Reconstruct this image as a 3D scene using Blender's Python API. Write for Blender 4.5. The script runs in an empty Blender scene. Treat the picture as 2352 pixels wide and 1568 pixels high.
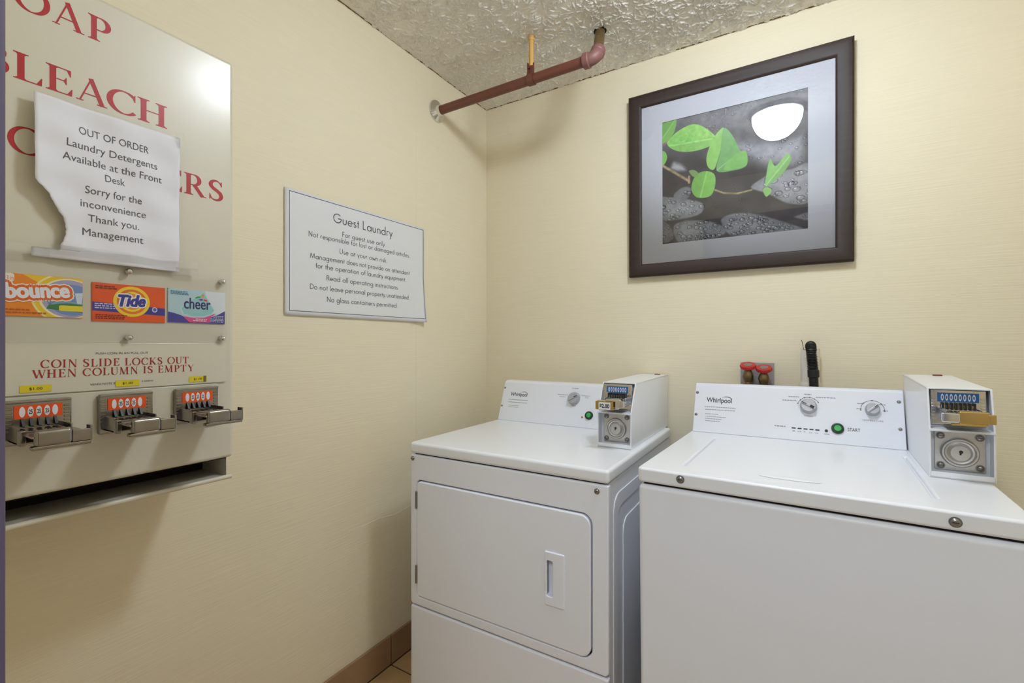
import bpy, bmesh, math, random
import numpy as np
from mathutils import Vector, Matrix
random.seed(7); rng = np.random.default_rng(7)
S = bpy.context.scene
COL = S.collection
R = math.radians

# ------------------------------------------------------------------ camera, world, exposure
FPX, PCX, HOR = 1071.0, 1176.0, 787.0            # focal length, centre column and horizon row of the 2352 x 1568 frame
YAW = R(31.605)
CAM = Vector((1.3614, -1.9619, 1.2512))
cd = bpy.data.cameras.new('camera'); cam = bpy.data.objects.new('camera', cd); COL.objects.link(cam)
cam.location = CAM; cam.rotation_euler = (R(90), 0, YAW)
cd.sensor_width = 36.0; cd.lens = FPX / 2352 * 36; cd.shift_y = (HOR - 784.0) / 2352; cd.clip_start = 0.01
S.camera = cam
W = bpy.data.worlds.new('world'); S.world = W; W.use_nodes = True
W.node_tree.nodes['Background'].inputs[0].default_value = (.92, .98, 1.08, 1)
W.node_tree.nodes['Background'].inputs[1].default_value = 0.34   # the lit hall outside the open door
LAMP_EMIT = 68.0
hl = bpy.data.lights.new('hall_fill', 'AREA'); hl.shape = 'SQUARE'; hl.size = .6; hl.energy = 24.0; hl.color = (.90, .97, 1.0)   # added, unseen fill in the hall behind the camera, brightens the machine fronts
ho = bpy.data.objects.new('hall_fill', hl); COL.objects.link(ho); ho.location = (1.26, -2.60, 2.41)
S.view_settings.view_transform = 'Standard'; S.view_settings.look = 'None'
S.view_settings.gamma = 1.0; S.view_settings.use_curve_mapping = False
S.view_settings.exposure = 0.0
S.cycles.max_bounces = 8; S.cycles.diffuse_bounces = 5; S.cycles.transparent_max_bounces = 16
S.cycles.caustics_reflective = False; S.cycles.caustics_refractive = False
S.cycles.use_denoising = True

# ------------------------------------------------------------------ from a point of the frame to a point of the room
def ray(p):
    r = (p[0] - PCX) / FPX
    return Vector((r * math.cos(YAW) - math.sin(YAW), r * math.sin(YAW) + math.cos(YAW), (HOR - p[1]) / FPX))
class Frame:
    """A local frame: x right, y into the surface, z up."""
    def __init__(s, M): s.M = M; s.I = M.inverted()
    def hit(s, p, ax, v):
        c = s.I @ CAM; d = s.I.to_3x3() @ ray(p); t = (v - c[ax]) / d[ax]
        return c + d * t
WORLD = Frame(Matrix.Identity(4))
def Tm(x, y, z): return Matrix.Translation((x, y, z))
def Rz(a): return Matrix.Rotation(a, 4, 'Z')
def Rx(a): return Matrix.Rotation(a, 4, 'X')
def Ry(a): return Matrix.Rotation(a, 4, 'Y')

# ------------------------------------------------------------------ materials
def lin(c):
    c = [x / 255 for x in c]
    return tuple(x / 12.92 if x <= .04045 else ((x + .055) / 1.055) ** 2.4 for x in c) + (1.0,)
def nodes(m): return m.node_tree.nodes, m.node_tree.links
def mat(name, rgb, rough=.5, metal=0, coat=0, spec=.5, noise=None, bump=None, coat_rough=.1):
    m = bpy.data.materials.new(name); m.use_nodes = True
    n, l = nodes(m); b = n['Principled BSDF']
    b.inputs['Base Color'].default_value = lin(rgb); b.inputs['Roughness'].default_value = rough
    b.inputs['Metallic'].default_value = metal; b.inputs['Coat Weight'].default_value = coat
    b.inputs['Coat Roughness'].default_value = coat_rough
    b.inputs['Specular IOR Level'].default_value = spec
    if noise or bump:
        tc = n.new('ShaderNodeTexCoord'); mp = n.new('ShaderNodeMapping'); l.new(tc.outputs['Object'], mp.inputs[0])
    if noise:                                     # (scale xyz, amount, detail): small variation of the thing's own colour
        sc, amt, det = noise
        mp.inputs['Scale'].default_value = sc
        t = n.new('ShaderNodeTexNoise'); t.inputs['Scale'].default_value = 1; t.inputs['Detail'].default_value = det
        l.new(mp.outputs[0], t.inputs['Vector'])
        mx = n.new('ShaderNodeMix'); mx.data_type = 'RGBA'
        c = lin(rgb); mx.inputs[6].default_value = tuple(x * (1 - amt) for x in c[:3]) + (1,)
        mx.inputs[7].default_value = tuple(min(1, x * (1 + amt)) for x in c[:3]) + (1,)
        l.new(t.outputs['Fac'], mx.inputs[0]); l.new(mx.outputs[2], b.inputs['Base Color'])
    if bump:
        sc, dist, det = bump
        mp2 = n.new('ShaderNodeMapping'); mp2.inputs['Scale'].default_value = sc; l.new(tc.outputs['Object'], mp2.inputs[0])
        t2 = n.new('ShaderNodeTexNoise'); t2.inputs['Scale'].default_value = 1; t2.inputs['Detail'].default_value = det
        l.new(mp2.outputs[0], t2.inputs['Vector'])
        bp = n.new('ShaderNodeBump'); bp.inputs['Strength'].default_value = 1; bp.inputs['Distance'].default_value = dist
        l.new(t2.outputs['Fac'], bp.inputs['Height']); l.new(bp.outputs[0], b.inputs['Normal'])
    return m
def clear_mat(name, tint, ior=1.5, rough=0.0, haze=0.0, per_face=.5):
    """A thin clear pane: looks through, with Fresnel reflections."""
    m = bpy.data.materials.new(name); m.use_nodes = True
    n, l = nodes(m); n.remove(n['Principled BSDF'])
    tr = n.new('ShaderNodeBsdfTransparent'); tr.inputs[0].default_value = tint
    gl = n.new('ShaderNodeBsdfGlossy'); gl.inputs['Roughness'].default_value = rough
    fr = n.new('ShaderNodeFresnel'); fr.inputs[0].default_value = ior
    hf = n.new('ShaderNodeMath'); hf.operation = 'MULTIPLY'; hf.inputs[1].default_value = per_face; l.new(fr.outputs[0], hf.inputs[0])
    mx = n.new('ShaderNodeMixShader'); l.new(hf.outputs[0], mx.inputs[0]); l.new(tr.outputs[0], mx.inputs[1]); l.new(gl.outputs[0], mx.inputs[2])
    out = n['Material Output']
    if haze:
        df = n.new('ShaderNodeBsdfDiffuse'); df.inputs[0].default_value = (.8, .8, .78, 1)
        m2 = n.new('ShaderNodeMixShader'); m2.inputs[0].default_value = haze
        l.new(mx.outputs[0], m2.inputs[1]); l.new(df.outputs[0], m2.inputs[2]); l.new(m2.outputs[0], out.inputs[0])
    else: l.new(mx.outputs[0], out.inputs[0])
    return m
def emit_mat(name, rgb, s):
    m = bpy.data.materials.new(name); m.use_nodes = True
    n, l = nodes(m); b = n['Principled BSDF']
    b.inputs['Base Color'].default_value = rgb; b.inputs['Emission Color'].default_value = rgb; b.inputs['Emission Strength'].default_value = s
    return m
def vcol_mat(name, rough=.5):
    m = bpy.data.materials.new(name); m.use_nodes = True
    n, l = nodes(m); b = n['Principled BSDF']; b.inputs['Roughness'].default_value = rough
    a = n.new('ShaderNodeVertexColor'); a.layer_name = 'ink'; l.new(a.outputs[0], b.inputs['Base Color'])
    return m
wallpaper = mat('wallpaper', (235, 225, 199), .62, noise=((7, 7, 240), .05, 4), bump=((5, 5, 330), .0006, 3))
ceiling_paint = mat('ceiling_paint', (236, 231, 221), .45)
grout_dark = mat('grout', (70, 50, 35), .9)
caulk = mat('old_caulk', (120, 98, 62), .8, noise=((9, 9, 9), .5, 3))
tile_wall = mat('base_tile', (158, 126, 96), .4, noise=((14, 14, 14), .22, 5))
tile_floor = mat('floor_tile', (192, 160, 116), .4, noise=((10, 10, 10), .2, 5))
jamb_paint = mat('jamb_paint', (92, 81, 106), .6)
enamel = mat('white_enamel', (232, 234, 240), .4, coat=.45, bump=((260, 260, 260), .00004, 1), coat_rough=.2)
enamel_front = mat('white_enamel_front', (231, 234, 244), .38, bump=((220, 220, 220), .00006, 1))
console_white = mat('console_white', (226, 228, 236), .4)
vend_paint = mat('beige_enamel', (212, 206, 188), .42, coat=.38, coat_rough=.2)
vend_plate = mat('beige_plate', (214, 208, 190), .3, coat=.4)
dark_fill = mat('dark_shade_fill', (28, 22, 16), .9)  # near-black colour standing in for shade in gaps; also plain dark parts
red_ink = mat('red_ink', (176, 24, 32), .4)
red_ink2 = mat('dark_red_ink', (160, 34, 30), .5)
grey_ink = mat('grey_ink', (92, 90, 92), .6)
pale_ink = mat('pale_ink', (150, 150, 156), .6)
black_ink = mat('black_ink', (40, 38, 38), .5)
paper_white = mat('paper', (232, 232, 240), .7)
card_white = mat('card', (226, 227, 230), .6)
chrome = mat('chrome', (222, 221, 220), .15, metal=1, bump=((45, 45, 45), .00006, 1))
worn_chrome = mat('worn_chrome', (150, 144, 136), .2, metal=1, noise=((50, 50, 50), .2, 3), bump=((45, 45, 45), .00008, 1))
chrome_dull = mat('dull_chrome', (206, 205, 205), .38, metal=1, noise=((40, 40, 40), .15, 3), bump=((60, 60, 60), .00008, 1))
brass = mat('brassy_steel', (212, 182, 120), .25, metal=1, bump=((45, 45, 45), .00006, 1))
orange_card = mat('orange_strip', (238, 84, 22), .5)
blue_card = mat('blue_strip', (40, 104, 176), .5)
dark_reflect = mat('dark_reflection_chrome', (120, 100, 84), .3, metal=1)  # chrome coloured brown to carry a dark reflection
white_dot = mat('white_dot', (238, 236, 240), .5)
black_plastic = mat('black_plastic', (20, 20, 20), .45)
yellow_label = mat('yellow_label', (226, 206, 30), .6)
plexi = clear_mat('clear_plastic', (1, 1, 1, 1), 1.45, .02, .003, .22)
tape = clear_mat('clear_tape', (1, 1, 1, 1), 1.5, .1, .045, .4)
glass = clear_mat('picture_glass', (.995, .995, .995, 1), 1.52, 0, 0, .8)
frame_wood = mat('dark_wood', (50, 36, 30), .5, spec=.35, noise=((6, 30, 60), .3, 4))
mat_board = mat('mat_board', (222, 224, 234), .8)
pipe_paint = mat('red_brown_pipe', (110, 63, 50), .4, noise=((14, 14, 14), .12, 4))
elbow_paint = mat('faded_red_paint', (126, 84, 79), .5, noise=((30, 30, 30), .15, 4))
scraped = mat('scraped_thread', (120, 98, 60), .45, metal=.5, noise=((120, 120, 160), .7, 4))
rod_paint = mat('tan_rod', (214, 168, 96), .55)
green_btn = mat('green_button', (54, 166, 84), .35)
green_dark = mat('dark_green_ring', (14, 48, 30), .35)
knob_grey = mat('knob_grey', (176, 176, 182), .35, metal=.3)
steel = mat('screw_steel', (150, 148, 146), .3, metal=1)
red_handle = mat('red_handle', (186, 40, 40), .5)
old_brass = mat('old_brass', (122, 104, 74), .4, metal=.8, noise=((80, 80, 80), .5, 3))
pvc = mat('white_pvc', (228, 222, 212), .45)
hose_black = mat('black_hose', (24, 22, 22), .5)
lamp_glass = emit_mat('lamp_glass', (.89, .985, 1.10, 1), LAMP_EMIT)
sticker_dot = mat('amber_light', (170, 110, 40), .4)

# ------------------------------------------------------------------ building meshes
class MB:
    def __init__(s): s.v, s.f, s.m = [], [], []
    def add(s, vs, fs, mi=0, M=None):
        o = len(s.v)
        s.v += [tuple(M @ Vector(v)) if M else tuple(v) for v in vs]
        s.f += [tuple(i + o for i in f) for f in fs]; s.m += [mi] * len(fs)
        return s
    def bm(s, bm, mi=0, M=None):
        bm.verts.index_update()
        s.add([v.co.copy() for v in bm.verts], [[v.index for v in f.verts] for f in bm.faces], mi, M); bm.free(); return s
    def mesh(s, me, mi=0, M=None):
        s.add([v.co.copy() for v in me.vertices], [list(p.vertices) for p in me.polygons], mi, M); return s
    def box(s, lo, hi, r=0, seg=2, mi=0, M=None):
        b = bmesh.new(); bmesh.ops.create_cube(b, size=1)
        for v in b.verts: v.co = Vector([lo[i] + (v.co[i] + .5) * (hi[i] - lo[i]) for i in range(3)])
        if r: bmesh.ops.bevel(b, geom=list(b.edges), offset=min(r, .49 * min(hi[i] - lo[i] for i in range(3))), segments=seg, profile=.5, affect='EDGES')
        return s.bm(b, mi, M)
    def lathe(s, prof, n=32, mi=0, M=None):
        """prof: (radius, height) pairs about z."""
        vs, fs = [], []
        for r, z in prof:
            for k in range(n): vs.append((r * math.cos(2 * math.pi * k / n), r * math.sin(2 * math.pi * k / n), z))
        for i in range(len(prof) - 1):
            for k in range(n):
                a, b = i * n + k, i * n + (k + 1) % n
                fs.append((a, b, b + n, a + n))
        if prof[0][0] > 1e-6: fs.append(tuple(range(n))[::-1])
        if prof[-1][0] > 1e-6: fs.append(tuple((len(prof) - 1) * n + k for k in range(n)))
        return s.add(vs, fs, mi, M)
    def cyl(s, p0, p1, r, n=24, mi=0, M=None, r2=None, bev=0):
        p0, p1 = Vector(p0), Vector(p1); d = p1 - p0; L = d.length; r2 = r if r2 is None else r2
        Q = Matrix.Translation(p0) @ d.to_track_quat('Z', 'Y').to_matrix().to_4x4()
        pr = [(r, 0), (r2, L)] if not bev else [(r - bev, 0), (r, bev), (r2, L - bev), (r2 - bev, L)]
        return s.lathe(pr, n, mi, (M @ Q) if M else Q)
    def tube(s, pts, r, n=12, mi=0, M=None, caps=True):
        pts = [Vector(p) for p in pts]; rs = r if isinstance(r, (list, tuple)) else [r] * len(pts)
        t0 = (pts[1] - pts[0]).normalized(); u = t0.orthogonal().normalized(); vs, fs = [], []
        for i, p in enumerate(pts):
            t = (pts[min(i + 1, len(pts) - 1)] - pts[max(i - 1, 0)]).normalized()
            u = (u - t * u.dot(t)).normalized(); w = t.cross(u)
            for k in range(n):
                a = 2 * math.pi * k / n; vs.append(p + (u * math.cos(a) + w * math.sin(a)) * rs[i])
        for i in range(len(pts) - 1):
            for k in range(n):
                a, b = i * n + k, i * n + (k + 1) % n; fs.append((a, b, b + n, a + n))
        if caps: fs += [tuple(range(n))[::-1], tuple((len(pts) - 1) * n + k for k in range(n))]
        return s.add(vs, fs, mi, M)
    def prism(s, poly, x0, x1, mi=0, M=None, r=0):
        """poly in (y, z), extruded along x."""
        b = bmesh.new(); a = [b.verts.new((x0, y, z)) for y, z in poly]; c = [b.verts.new((x1, y, z)) for y, z in poly]
        n = len(poly); b.faces.new(a); b.faces.new(c[::-1])
        for i in range(n): b.faces.new((a[i], c[i], c[(i + 1) % n], a[(i + 1) % n]))
        bmesh.ops.recalc_face_normals(b, faces=list(b.faces))
        if r: bmesh.ops.bevel(b, geom=list(b.edges), offset=r, segments=3, profile=.5, affect='EDGES')
        return s.bm(b, mi, M)
    def flat(s, poly, y=0, mi=0, M=None):
        """A flat polygon given in (x, z), facing -y."""
        b = bmesh.new(); f = b.faces.new([b.verts.new((x, y, z)) for x, z in poly]); f.normal_update()
        if f.normal.y > 0: f.normal_flip()
        bmesh.ops.triangulate(b, faces=[f]); return s.bm(b, mi, M)
    def plate(s, outer, holes=(), th=.002, bev=0, y=0, mi=0, M=None):
        """A plate with holes; outlines in (x, z), front face at y, body behind it."""
        cu = bpy.data.curves.new('t', 'CURVE'); cu.dimensions = '2D'; cu.fill_mode = 'BOTH'
        cu.extrude = max(th / 2 - bev, 0); cu.bevel_depth = bev; cu.bevel_resolution = 2; cu.offset = -bev
        for pl in [outer] + list(holes):
            sp = cu.splines.new('POLY'); sp.points.add(len(pl) - 1); sp.use_cyclic_u = True
            for q, (x, z) in zip(sp.points, pl): q.co = (x, z, 0, 1)
        o = bpy.data.objects.new('t', cu); me = bpy.data.meshes.new_from_object(o)
        Q = Tm(0, y + th / 2, 0) @ Rx(R(90))
        s.mesh(me, mi, (M @ Q) if M else Q)
        bpy.data.objects.remove(o); bpy.data.curves.remove(cu); bpy.data.meshes.remove(me); return s
    def build(s, name, mats, parent=None, smooth=40, M=None):
        me = bpy.data.meshes.new(name); me.from_pydata(s.v, [], s.f)
        mats = mats if isinstance(mats, (list, tuple)) else [mats]
        for m in mats: me.materials.append(m)
        me.polygons.foreach_set('material_index', s.m)
        b = bmesh.new(); b.from_mesh(me); bmesh.ops.remove_doubles(b, verts=list(b.verts), dist=1e-6); b.to_mesh(me); b.free()
        me.update()
        if smooth:
            me.polygons.foreach_set('use_smooth', [True] * len(me.polygons)); me.set_sharp_from_angle(angle=R(smooth))
        o = bpy.data.objects.new(name, me); COL.objects.link(o)
        if smooth:
            wn = o.modifiers.new('weighted', 'WEIGHTED_NORMAL'); wn.keep_sharp = True; wn.weight = 80
        if parent: o.parent = parent
        if M is not None: o.matrix_local = M
        return o
def thing(name, label, cat, M=None, group=None):
    o = bpy.data.objects.new(name, None); COL.objects.link(o); o.empty_display_size = .05
    if M is not None: o.matrix_world = M
    return tag(o, label, cat, group)
def tag(o, label, cat, group=None):
    o['label'] = label; o['category'] = cat
    if group: o['group'] = group
    return o
def struct(o): o['kind'] = 'structure'; return o
def rrect(x0, z0, x1, z1, r, n=6):
    rs = r if isinstance(r, (list, tuple)) else [r] * 4      # bottom left, bottom right, top right, top left
    out = []
    for (cx, cz, a0), q in zip(((x0 + rs[0], z0 + rs[0], 180), (x1 - rs[1], z0 + rs[1], 270), (x1 - rs[2], z1 - rs[2], 0), (x0 + rs[3], z1 - rs[3], 90)), rs):
        for k in range(n + 1):
            a = R(a0 + 90 * k / n); out.append((cx + q * math.cos(a), cz + q * math.sin(a)))
            if q == 0: break
    return out
def ell(cx, cz, rx, rz, n=40, a0=0, a1=360): return [(cx + rx * math.cos(R(a0 + (a1 - a0) * k / n)), cz + rz * math.sin(R(a0 + (a1 - a0) * k / n))) for k in range(n if a1 - a0 == 360 else n + 1)]

# ------------------------------------------------------------------ lettering
def strip(path, wf):
    """A flat stroke along a path; wf(tangent angle, position 0..1) gives its width."""
    P = [Vector((a, b)) for a, b in path]; n = len(P); vs, fs = [], []
    for i, p in enumerate(P):
        t = (P[min(i + 1, n - 1)] - P[max(i - 1, 0)]); t.normalize(); w = wf(t, i / (n - 1)) / 2
        vs += [(p.x - t.y * w, p.y + t.x * w), (p.x + t.y * w, p.y - t.x * w)]
    for i in range(n - 1): fs.append((2 * i, 2 * i + 1, 2 * i + 3, 2 * i + 2))
    return vs, fs
def arc(cx, cy, rx, ry, a0, a1, n=22): return [(cx + rx * math.cos(R(a0 + (a1 - a0) * k / n)), cy + ry * math.sin(R(a0 + (a1 - a0) * k / n))) for k in range(n + 1)]
TK, TN = .15, .045
def pen(t, u): return TN + (TK - TN) * abs(t.y) ** 1.3
def rect(a, b, c, d): return [(a, b), (c, b), (c, d), (a, d)], [(0, 1, 2, 3)]
def quad(*p): return list(p), [tuple(range(len(p)))]
def stem(x, s=.085, lo=True, hi=True, w=TK):
    o = [rect(x - w / 2, 0, x + w / 2, 1)]
    for on, z0, z1, d in ((lo, 0, .035, 1), (hi, .965, 1, -1)):
        if on:
            o.append(rect(x - w / 2 - s, z0, x + w / 2 + s, z1)); zb = z1 if d == 1 else z0
            for sg in (-1, 1): o.append(quad((x + sg * w / 2, zb), (x + sg * (w / 2 + s * .6), zb), (x + sg * w / 2, zb + d * .05)))
    return o
def armv(x, z0, z1, d):                               # a flared end of an arm: (tip x, arm z, reach z)
    return quad((x - .03, z0), (x, z1), (x + .012, z1), (x + .012, z0), (x - .1, z0 if d else z0))
def foot(x, w=.12, z0=0): return rect(x - w, z0, x + w, z0 + .035)
def serif_glyph(c):
    st = lambda p, f=pen: strip(p, f)
    th = lambda t, u: TN
    tk = lambda t, u: TK
    tk2 = lambda t, u: TK * .93
    g = {
     'A': (lambda: [st([(.10, 0), (.42, 1)], th), st([(.40, 1), (.73, 0)], tk2), st([(.2, .33), (.6, .33)], th), foot(.10, .10), foot(.72, .15)], .86),
     'B': (lambda: stem(.2) + [st([(.2, .978)] + arc(.38, .75, .17, .228, 90, -90) + [(.2, .522)]), st([(.2, .522)] + arc(.40, .272, .21, .25, 90, -90) + [(.2, .022)])], .72),
     'C': (lambda: [st(arc(.47, .5, .36, .48, 48, 318)), quad((.74, .66), (.76, .66), (.76, .97), (.745, .97), (.68, .84))], .82),
     'D': (lambda: stem(.2) + [st([(.2, .978)] + arc(.36, .5, .36, .478, 90, -90) + [(.2, .022)])], .86),
     'E': (lambda: stem(.2, hi=True) + [rect(.2, .96, .6, 1), rect(.2, 0, .63, .04), rect(.2, .5, .5, .54), quad((.52, .96), (.6, .74), (.615, .74), (.615, 1), (.52, 1)), quad((.53, .04), (.63, .27), (.65, .27), (.64, 0), (.53, 0)), quad((.44, .52), (.5, .66), (.515, .66), (.515, .38), (.5, .38))], .70),
     'F': (lambda: stem(.2) + [rect(.2, .96, .58, 1), rect(.2, .5, .5, .54), quad((.5, .96), (.58, .72), (.595, .72), (.595, 1), (.5, 1)), quad((.44, .52), (.5, .66), (.515, .66), (.515, .38), (.5, .38))], .64),
     'H': (lambda: stem(.2) + stem(.68) + [rect(.2, .5, .68, .54)], .90),
     'I': (lambda: stem(.2), .42),
     'K': (lambda: stem(.2) + [st([(.26, .4), (.66, .98)], th), st([(.36, .56), (.7, 0)], tk2), foot(.66, .11, .965), foot(.7, .13)], .86),
     'L': (lambda: stem(.2) + [rect(.2, 0, .63, .04), quad((.53, .04), (.63, .29), (.65, .29), (.64, 0), (.53, 0))], .68),
     'M': (lambda: [st([(.16, 0), (.2, 1)], th), foot(.16, .1), foot(.16, .1, .965)] + [st([(.2, 1), (.5, .02)], tk2), st([(.5, .02), (.8, 1)], th)] + stem(.84), 1.04),
     'N': (lambda: [st([(.16, 0), (.16, 1)], th), st([(.16, 1), (.72, 0)], tk2), st([(.72, 0), (.72, 1)], th), foot(.16, .1), foot(.72, .1, .965), foot(.12, .08, .965)], .86),
     'O': (lambda: [st(arc(.46, .5, .375, .49, 90, 450, 44))], .92),
     'P': (lambda: stem(.2) + [st([(.2, .978)] + arc(.38, .72, .21, .258, 90, -90) + [(.2, .462)])], .70),
     'R': (lambda: stem(.2) + [st([(.2, .978)] + arc(.38, .735, .2, .243, 90, -90) + [(.2, .492)]), st([(.40, .5), (.70, .0)], tk2), foot(.74, .09)], .84),
     'S': (lambda: [st([(.56, .78)] + arc(.34, .755, .2, .225, 25, 180, 14)[1:] + [(.16, .68), (.24, .59), (.38, .50), (.50, .40)] + arc(.33, .25, .215, .23, 10, -165, 14), lambda t, u: TN + (TK * 1.05 - TN) * max(math.sin(math.pi * u) ** 1.6 if .12 < u < .88 else 0, .0)), quad((.54, .72), (.565, .72), (.565, .98), (.55, .98), (.49, .88)), quad((.09, .02), (.105, .02), (.17, .13), (.12, .31), (.095, .31))], .66),
     'T': (lambda: stem(.38, hi=False) + [rect(.04, .96, .72, 1), quad((.14, .96), (.05, .72), (.035, .72), (.035, 1), (.14, 1)), quad((.62, .96), (.71, .72), (.725, .72), (.725, 1), (.62, 1))], .76),
     'U': (lambda: [st([(.17, 1), (.17, .3)] + arc(.42, .3, .25, .285, 180, 360)[1:14], lambda t, u: TK if u < .5 else TN + (TK - TN) * max(0, 1 - (u - .5) * 3)), st(arc(.42, .3, .25, .285, 270, 360) + [(.67, 1)], th), foot(.17, .15, .965), foot(.67, .1, .965)], .82),
     'W': (lambda: [st([(.1, 1), (.36, 0)], tk2), st([(.36, 0), (.6, .98)], th), st([(.54, 1), (.80, 0)], tk2), st([(.80, 0), (1.04, 1)], th), foot(.1, .13, .965), foot(.57, .13, .965), foot(1.04, .09, .965)], 1.14),
     'Y': (lambda: [st([(.12, 1), (.42, .46)], tk2), st([(.42, .46), (.70, 1)], th), rect(.345, 0, .495, .48), foot(.42, .15), foot(.12, .13, .965), foot(.70, .1, .965)], .80),
     ' ': (lambda: [], .4)}
    f, a = g[c]; return f(), a
def geo_glyph(c):
    w = .088
    k = lambda t, u: w
    L = lambda *p: strip(list(p), k)
    A = lambda cx, cy, r, a0, a1, ry=None: strip(arc(cx, cy, r, ry or r, a0, a1), k)
    o29 = lambda cx: A(cx, .29, .27, 0, 360)
    g = {
     'a': ([o29(.30), L((.58, 0), (.58, .58))], .70), 'b': ([L((.05, 0), (.05, 1.04)), o29(.33)], .68), 'c': ([A(.31, .29, .27, 48, 312)], .52),
     'd': ([o29(.30), L((.58, 0), (.58, 1.04))], .70), 'e': ([L((.04, .29), (.57, .29)), A(.30, .29, .27, 0, 318)], .64),
     'f': ([L((.15, 0), (.15, .84)), A(.29, .84, .14, 180, 78), L((.02, .54), (.29, .54))], .33),
     'g': ([o29(.30), L((.58, .58), (.58, -.08)), A(.31, -.08, .27, 0, -150)], .70),
     'h': ([L((.05, 0), (.05, 1.04)), A(.25, .36, .2, 180, 0), L((.45, .36), (.45, 0))], .57), 'i': ([L((.06, 0), (.06, .56)), L((.06, .72), (.06, .80))], .18),
     'k': ([L((.05, 0), (.05, 1.04)), L((.06, .24), (.36, .57)), L((.16, .34), (.41, 0))], .46), 'l': ([L((.06, 0), (.06, 1.04))], .18),
     'm': ([L((.05, 0), (.05, .56)), A(.22, .38, .17, 180, 0), L((.39, .38), (.39, 0)), A(.56, .38, .17, 180, 0), L((.73, .38), (.73, 0))], .86),
     'n': ([L((.05, 0), (.05, .56)), A(.25, .36, .2, 180, 0), L((.45, .36), (.45, 0))], .57), 'o': ([o29(.30)], .66),
     'p': ([L((.05, -.36), (.05, .56)), o29(.33)], .68), 'q': ([o29(.30), L((.58, -.36), (.58, .56))], .70),
     'r': ([L((.05, 0), (.05, .56)), A(.22, .38, .17, 180, 60)], .36),
     's': ([strip(arc(.2, .42, .13, .13, 35, 250, 14) + arc(.2, .155, .15, .14, 70, -150, 16), k)], .42),
     't': ([L((.13, 0), (.13, .82)), L((0, .54), (.27, .54))], .31), 'u': ([L((.05, .56), (.05, .22)), A(.25, .22, .2, 180, 360), L((.45, .22), (.45, .56))], .57),
     'v': ([L((.01, .56), (.22, 0)), L((.22, 0), (.43, .56))], .48), 'w': ([L((.01, .56), (.2, 0)), L((.2, 0), (.37, .5)), L((.37, .5), (.54, 0)), L((.54, 0), (.73, .56))], .78),
     'y': ([L((.01, .56), (.23, .02)), L((.45, .56), (.1, -.34))], .49),
     'G': ([A(.5, .5, .47, 42, 358), L((.97, .49), (.56, .49))], 1.06), 'L': ([L((.06, 0), (.06, 1)), L((.04, .035), (.44, .035))], .52),
     'F': ([L((.06, 0), (.06, 1)), L((.04, .965), (.46, .965)), L((.04, .54), (.42, .54))], .52), 'N': ([L((.07, 0), (.07, 1)), L((.07, .97), (.68, .03)), L((.68, 0), (.68, 1))], .82),
     'U': ([L((.07, 1), (.07, .28)), A(.33, .28, .26, 180, 360), L((.59, .28), (.59, 1))], .73), 'M': ([L((.04, 0), (.18, 1)), L((.18, 1), (.5, .1)), L((.5, .1), (.82, 1)), L((.82, 1), (.96, 0))], 1.06),
     'R': ([L((.06, 0), (.06, 1)), strip([(.06, .965)] + arc(.26, .72, .22, .245, 90, -90) + [(.06, .475)], k), L((.24, .48), (.54, 0))], .60),
     'D': ([L((.06, 0), (.06, 1)), strip([(.06, .965)] + arc(.24, .5, .44, .465, 90, -90) + [(.06, .035)], k)], .78), '.': ([L((.06, 0), (.06, .09))], .2), ' ': ([], .30)}
    return g[c]
_sans = {}
def sans(s, offset=0.0, shear=0.0):
    k = (s, offset, shear)
    if k not in _sans:
        cu = bpy.data.curves.new('t', 'FONT'); cu.body = s; cu.size = 1; cu.shear = shear; cu.offset = offset; cu.resolution_u = 4
        o = bpy.data.objects.new('t', cu); me = bpy.data.meshes.new_from_object(o)
        _sans[k] = ([(v.co.x / .729, v.co.y / .729) for v in me.vertices], [tuple(p.vertices) for p in me.polygons])
        bpy.data.objects.remove(o); bpy.data.curves.remove(cu); bpy.data.meshes.remove(me)
    return _sans[k]
def layout(s, font, offset=0, shear=0, gap=.06):
    """(vertices, faces) of a line of text with capitals one unit tall, starting at x = 0."""
    if font == 'sans': vs, fs = sans(s, offset, shear); vs = [(a, b, 0) for a, b in vs]; fs = list(fs)
    else:
        vs, fs, x = [], [], 0
        for c in s:
            parts, adv = (serif_glyph if font == 'serif' else geo_glyph)(c)
            for i, (pv, pf) in enumerate(parts):           # overlapping strokes lie a hair apart
                o = len(vs); vs += [(a + x + shear * b, b, i) for a, b in pv]; fs += [tuple(i + o for i in f) for f in pf]
            x += adv + gap
    x0 = min(v[0] for v in vs); return [(a - x0, b, i) for a, b, i in vs], fs
def text(mb, s, x, z, h, y=0, w=None, al='L', font='sans', mi=0, M=None, offset=0, shear=0, gap=.06, rot=0, warp=None):
    """Put a line of text on a surface: x, z of its start (or centre, al='C') on the baseline, capitals h tall, fitted to width w."""
    vs, fs = layout(s, font, offset, shear, gap)
    wd = max(v[0] for v in vs); sx = (w / wd) if w else h
    ox = {'L': 0, 'C': -wd * sx / 2, 'R': -wd * sx}[al]
    c, sn = math.cos(rot), math.sin(rot); out = []
    for a, b, i in vs:
        a, b = a * sx + ox, b * h; X, Z = x + a * c - b * sn, z + a * sn + b * c
        out.append((X, y - 6e-6 * i + (warp(X, Z) if warp else 0), Z))
    ff = []
    for f in fs:                                        # all faces towards -y
        a, b, d = (Vector(out[i]) for i in f[:3]); n = (b - a).cross(d - a)
        ff.append(f if n.y <= 0 else tuple(reversed(f)))
    mb.add(out, ff, mi, M)
def dashes(mb, x0, x1, z, h, y, mi=0, M=None, seed=1):
    """A line of print too small to read."""
    q = random.Random(seed); x = x0
    while x < x1 - h:
        w = h * q.uniform(1.2, 3.2); mb.flat([(x, z), (min(x + w, x1), z), (min(x + w, x1), z + h), (x, z + h)], y, mi, M); x += w + h * .6

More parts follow.
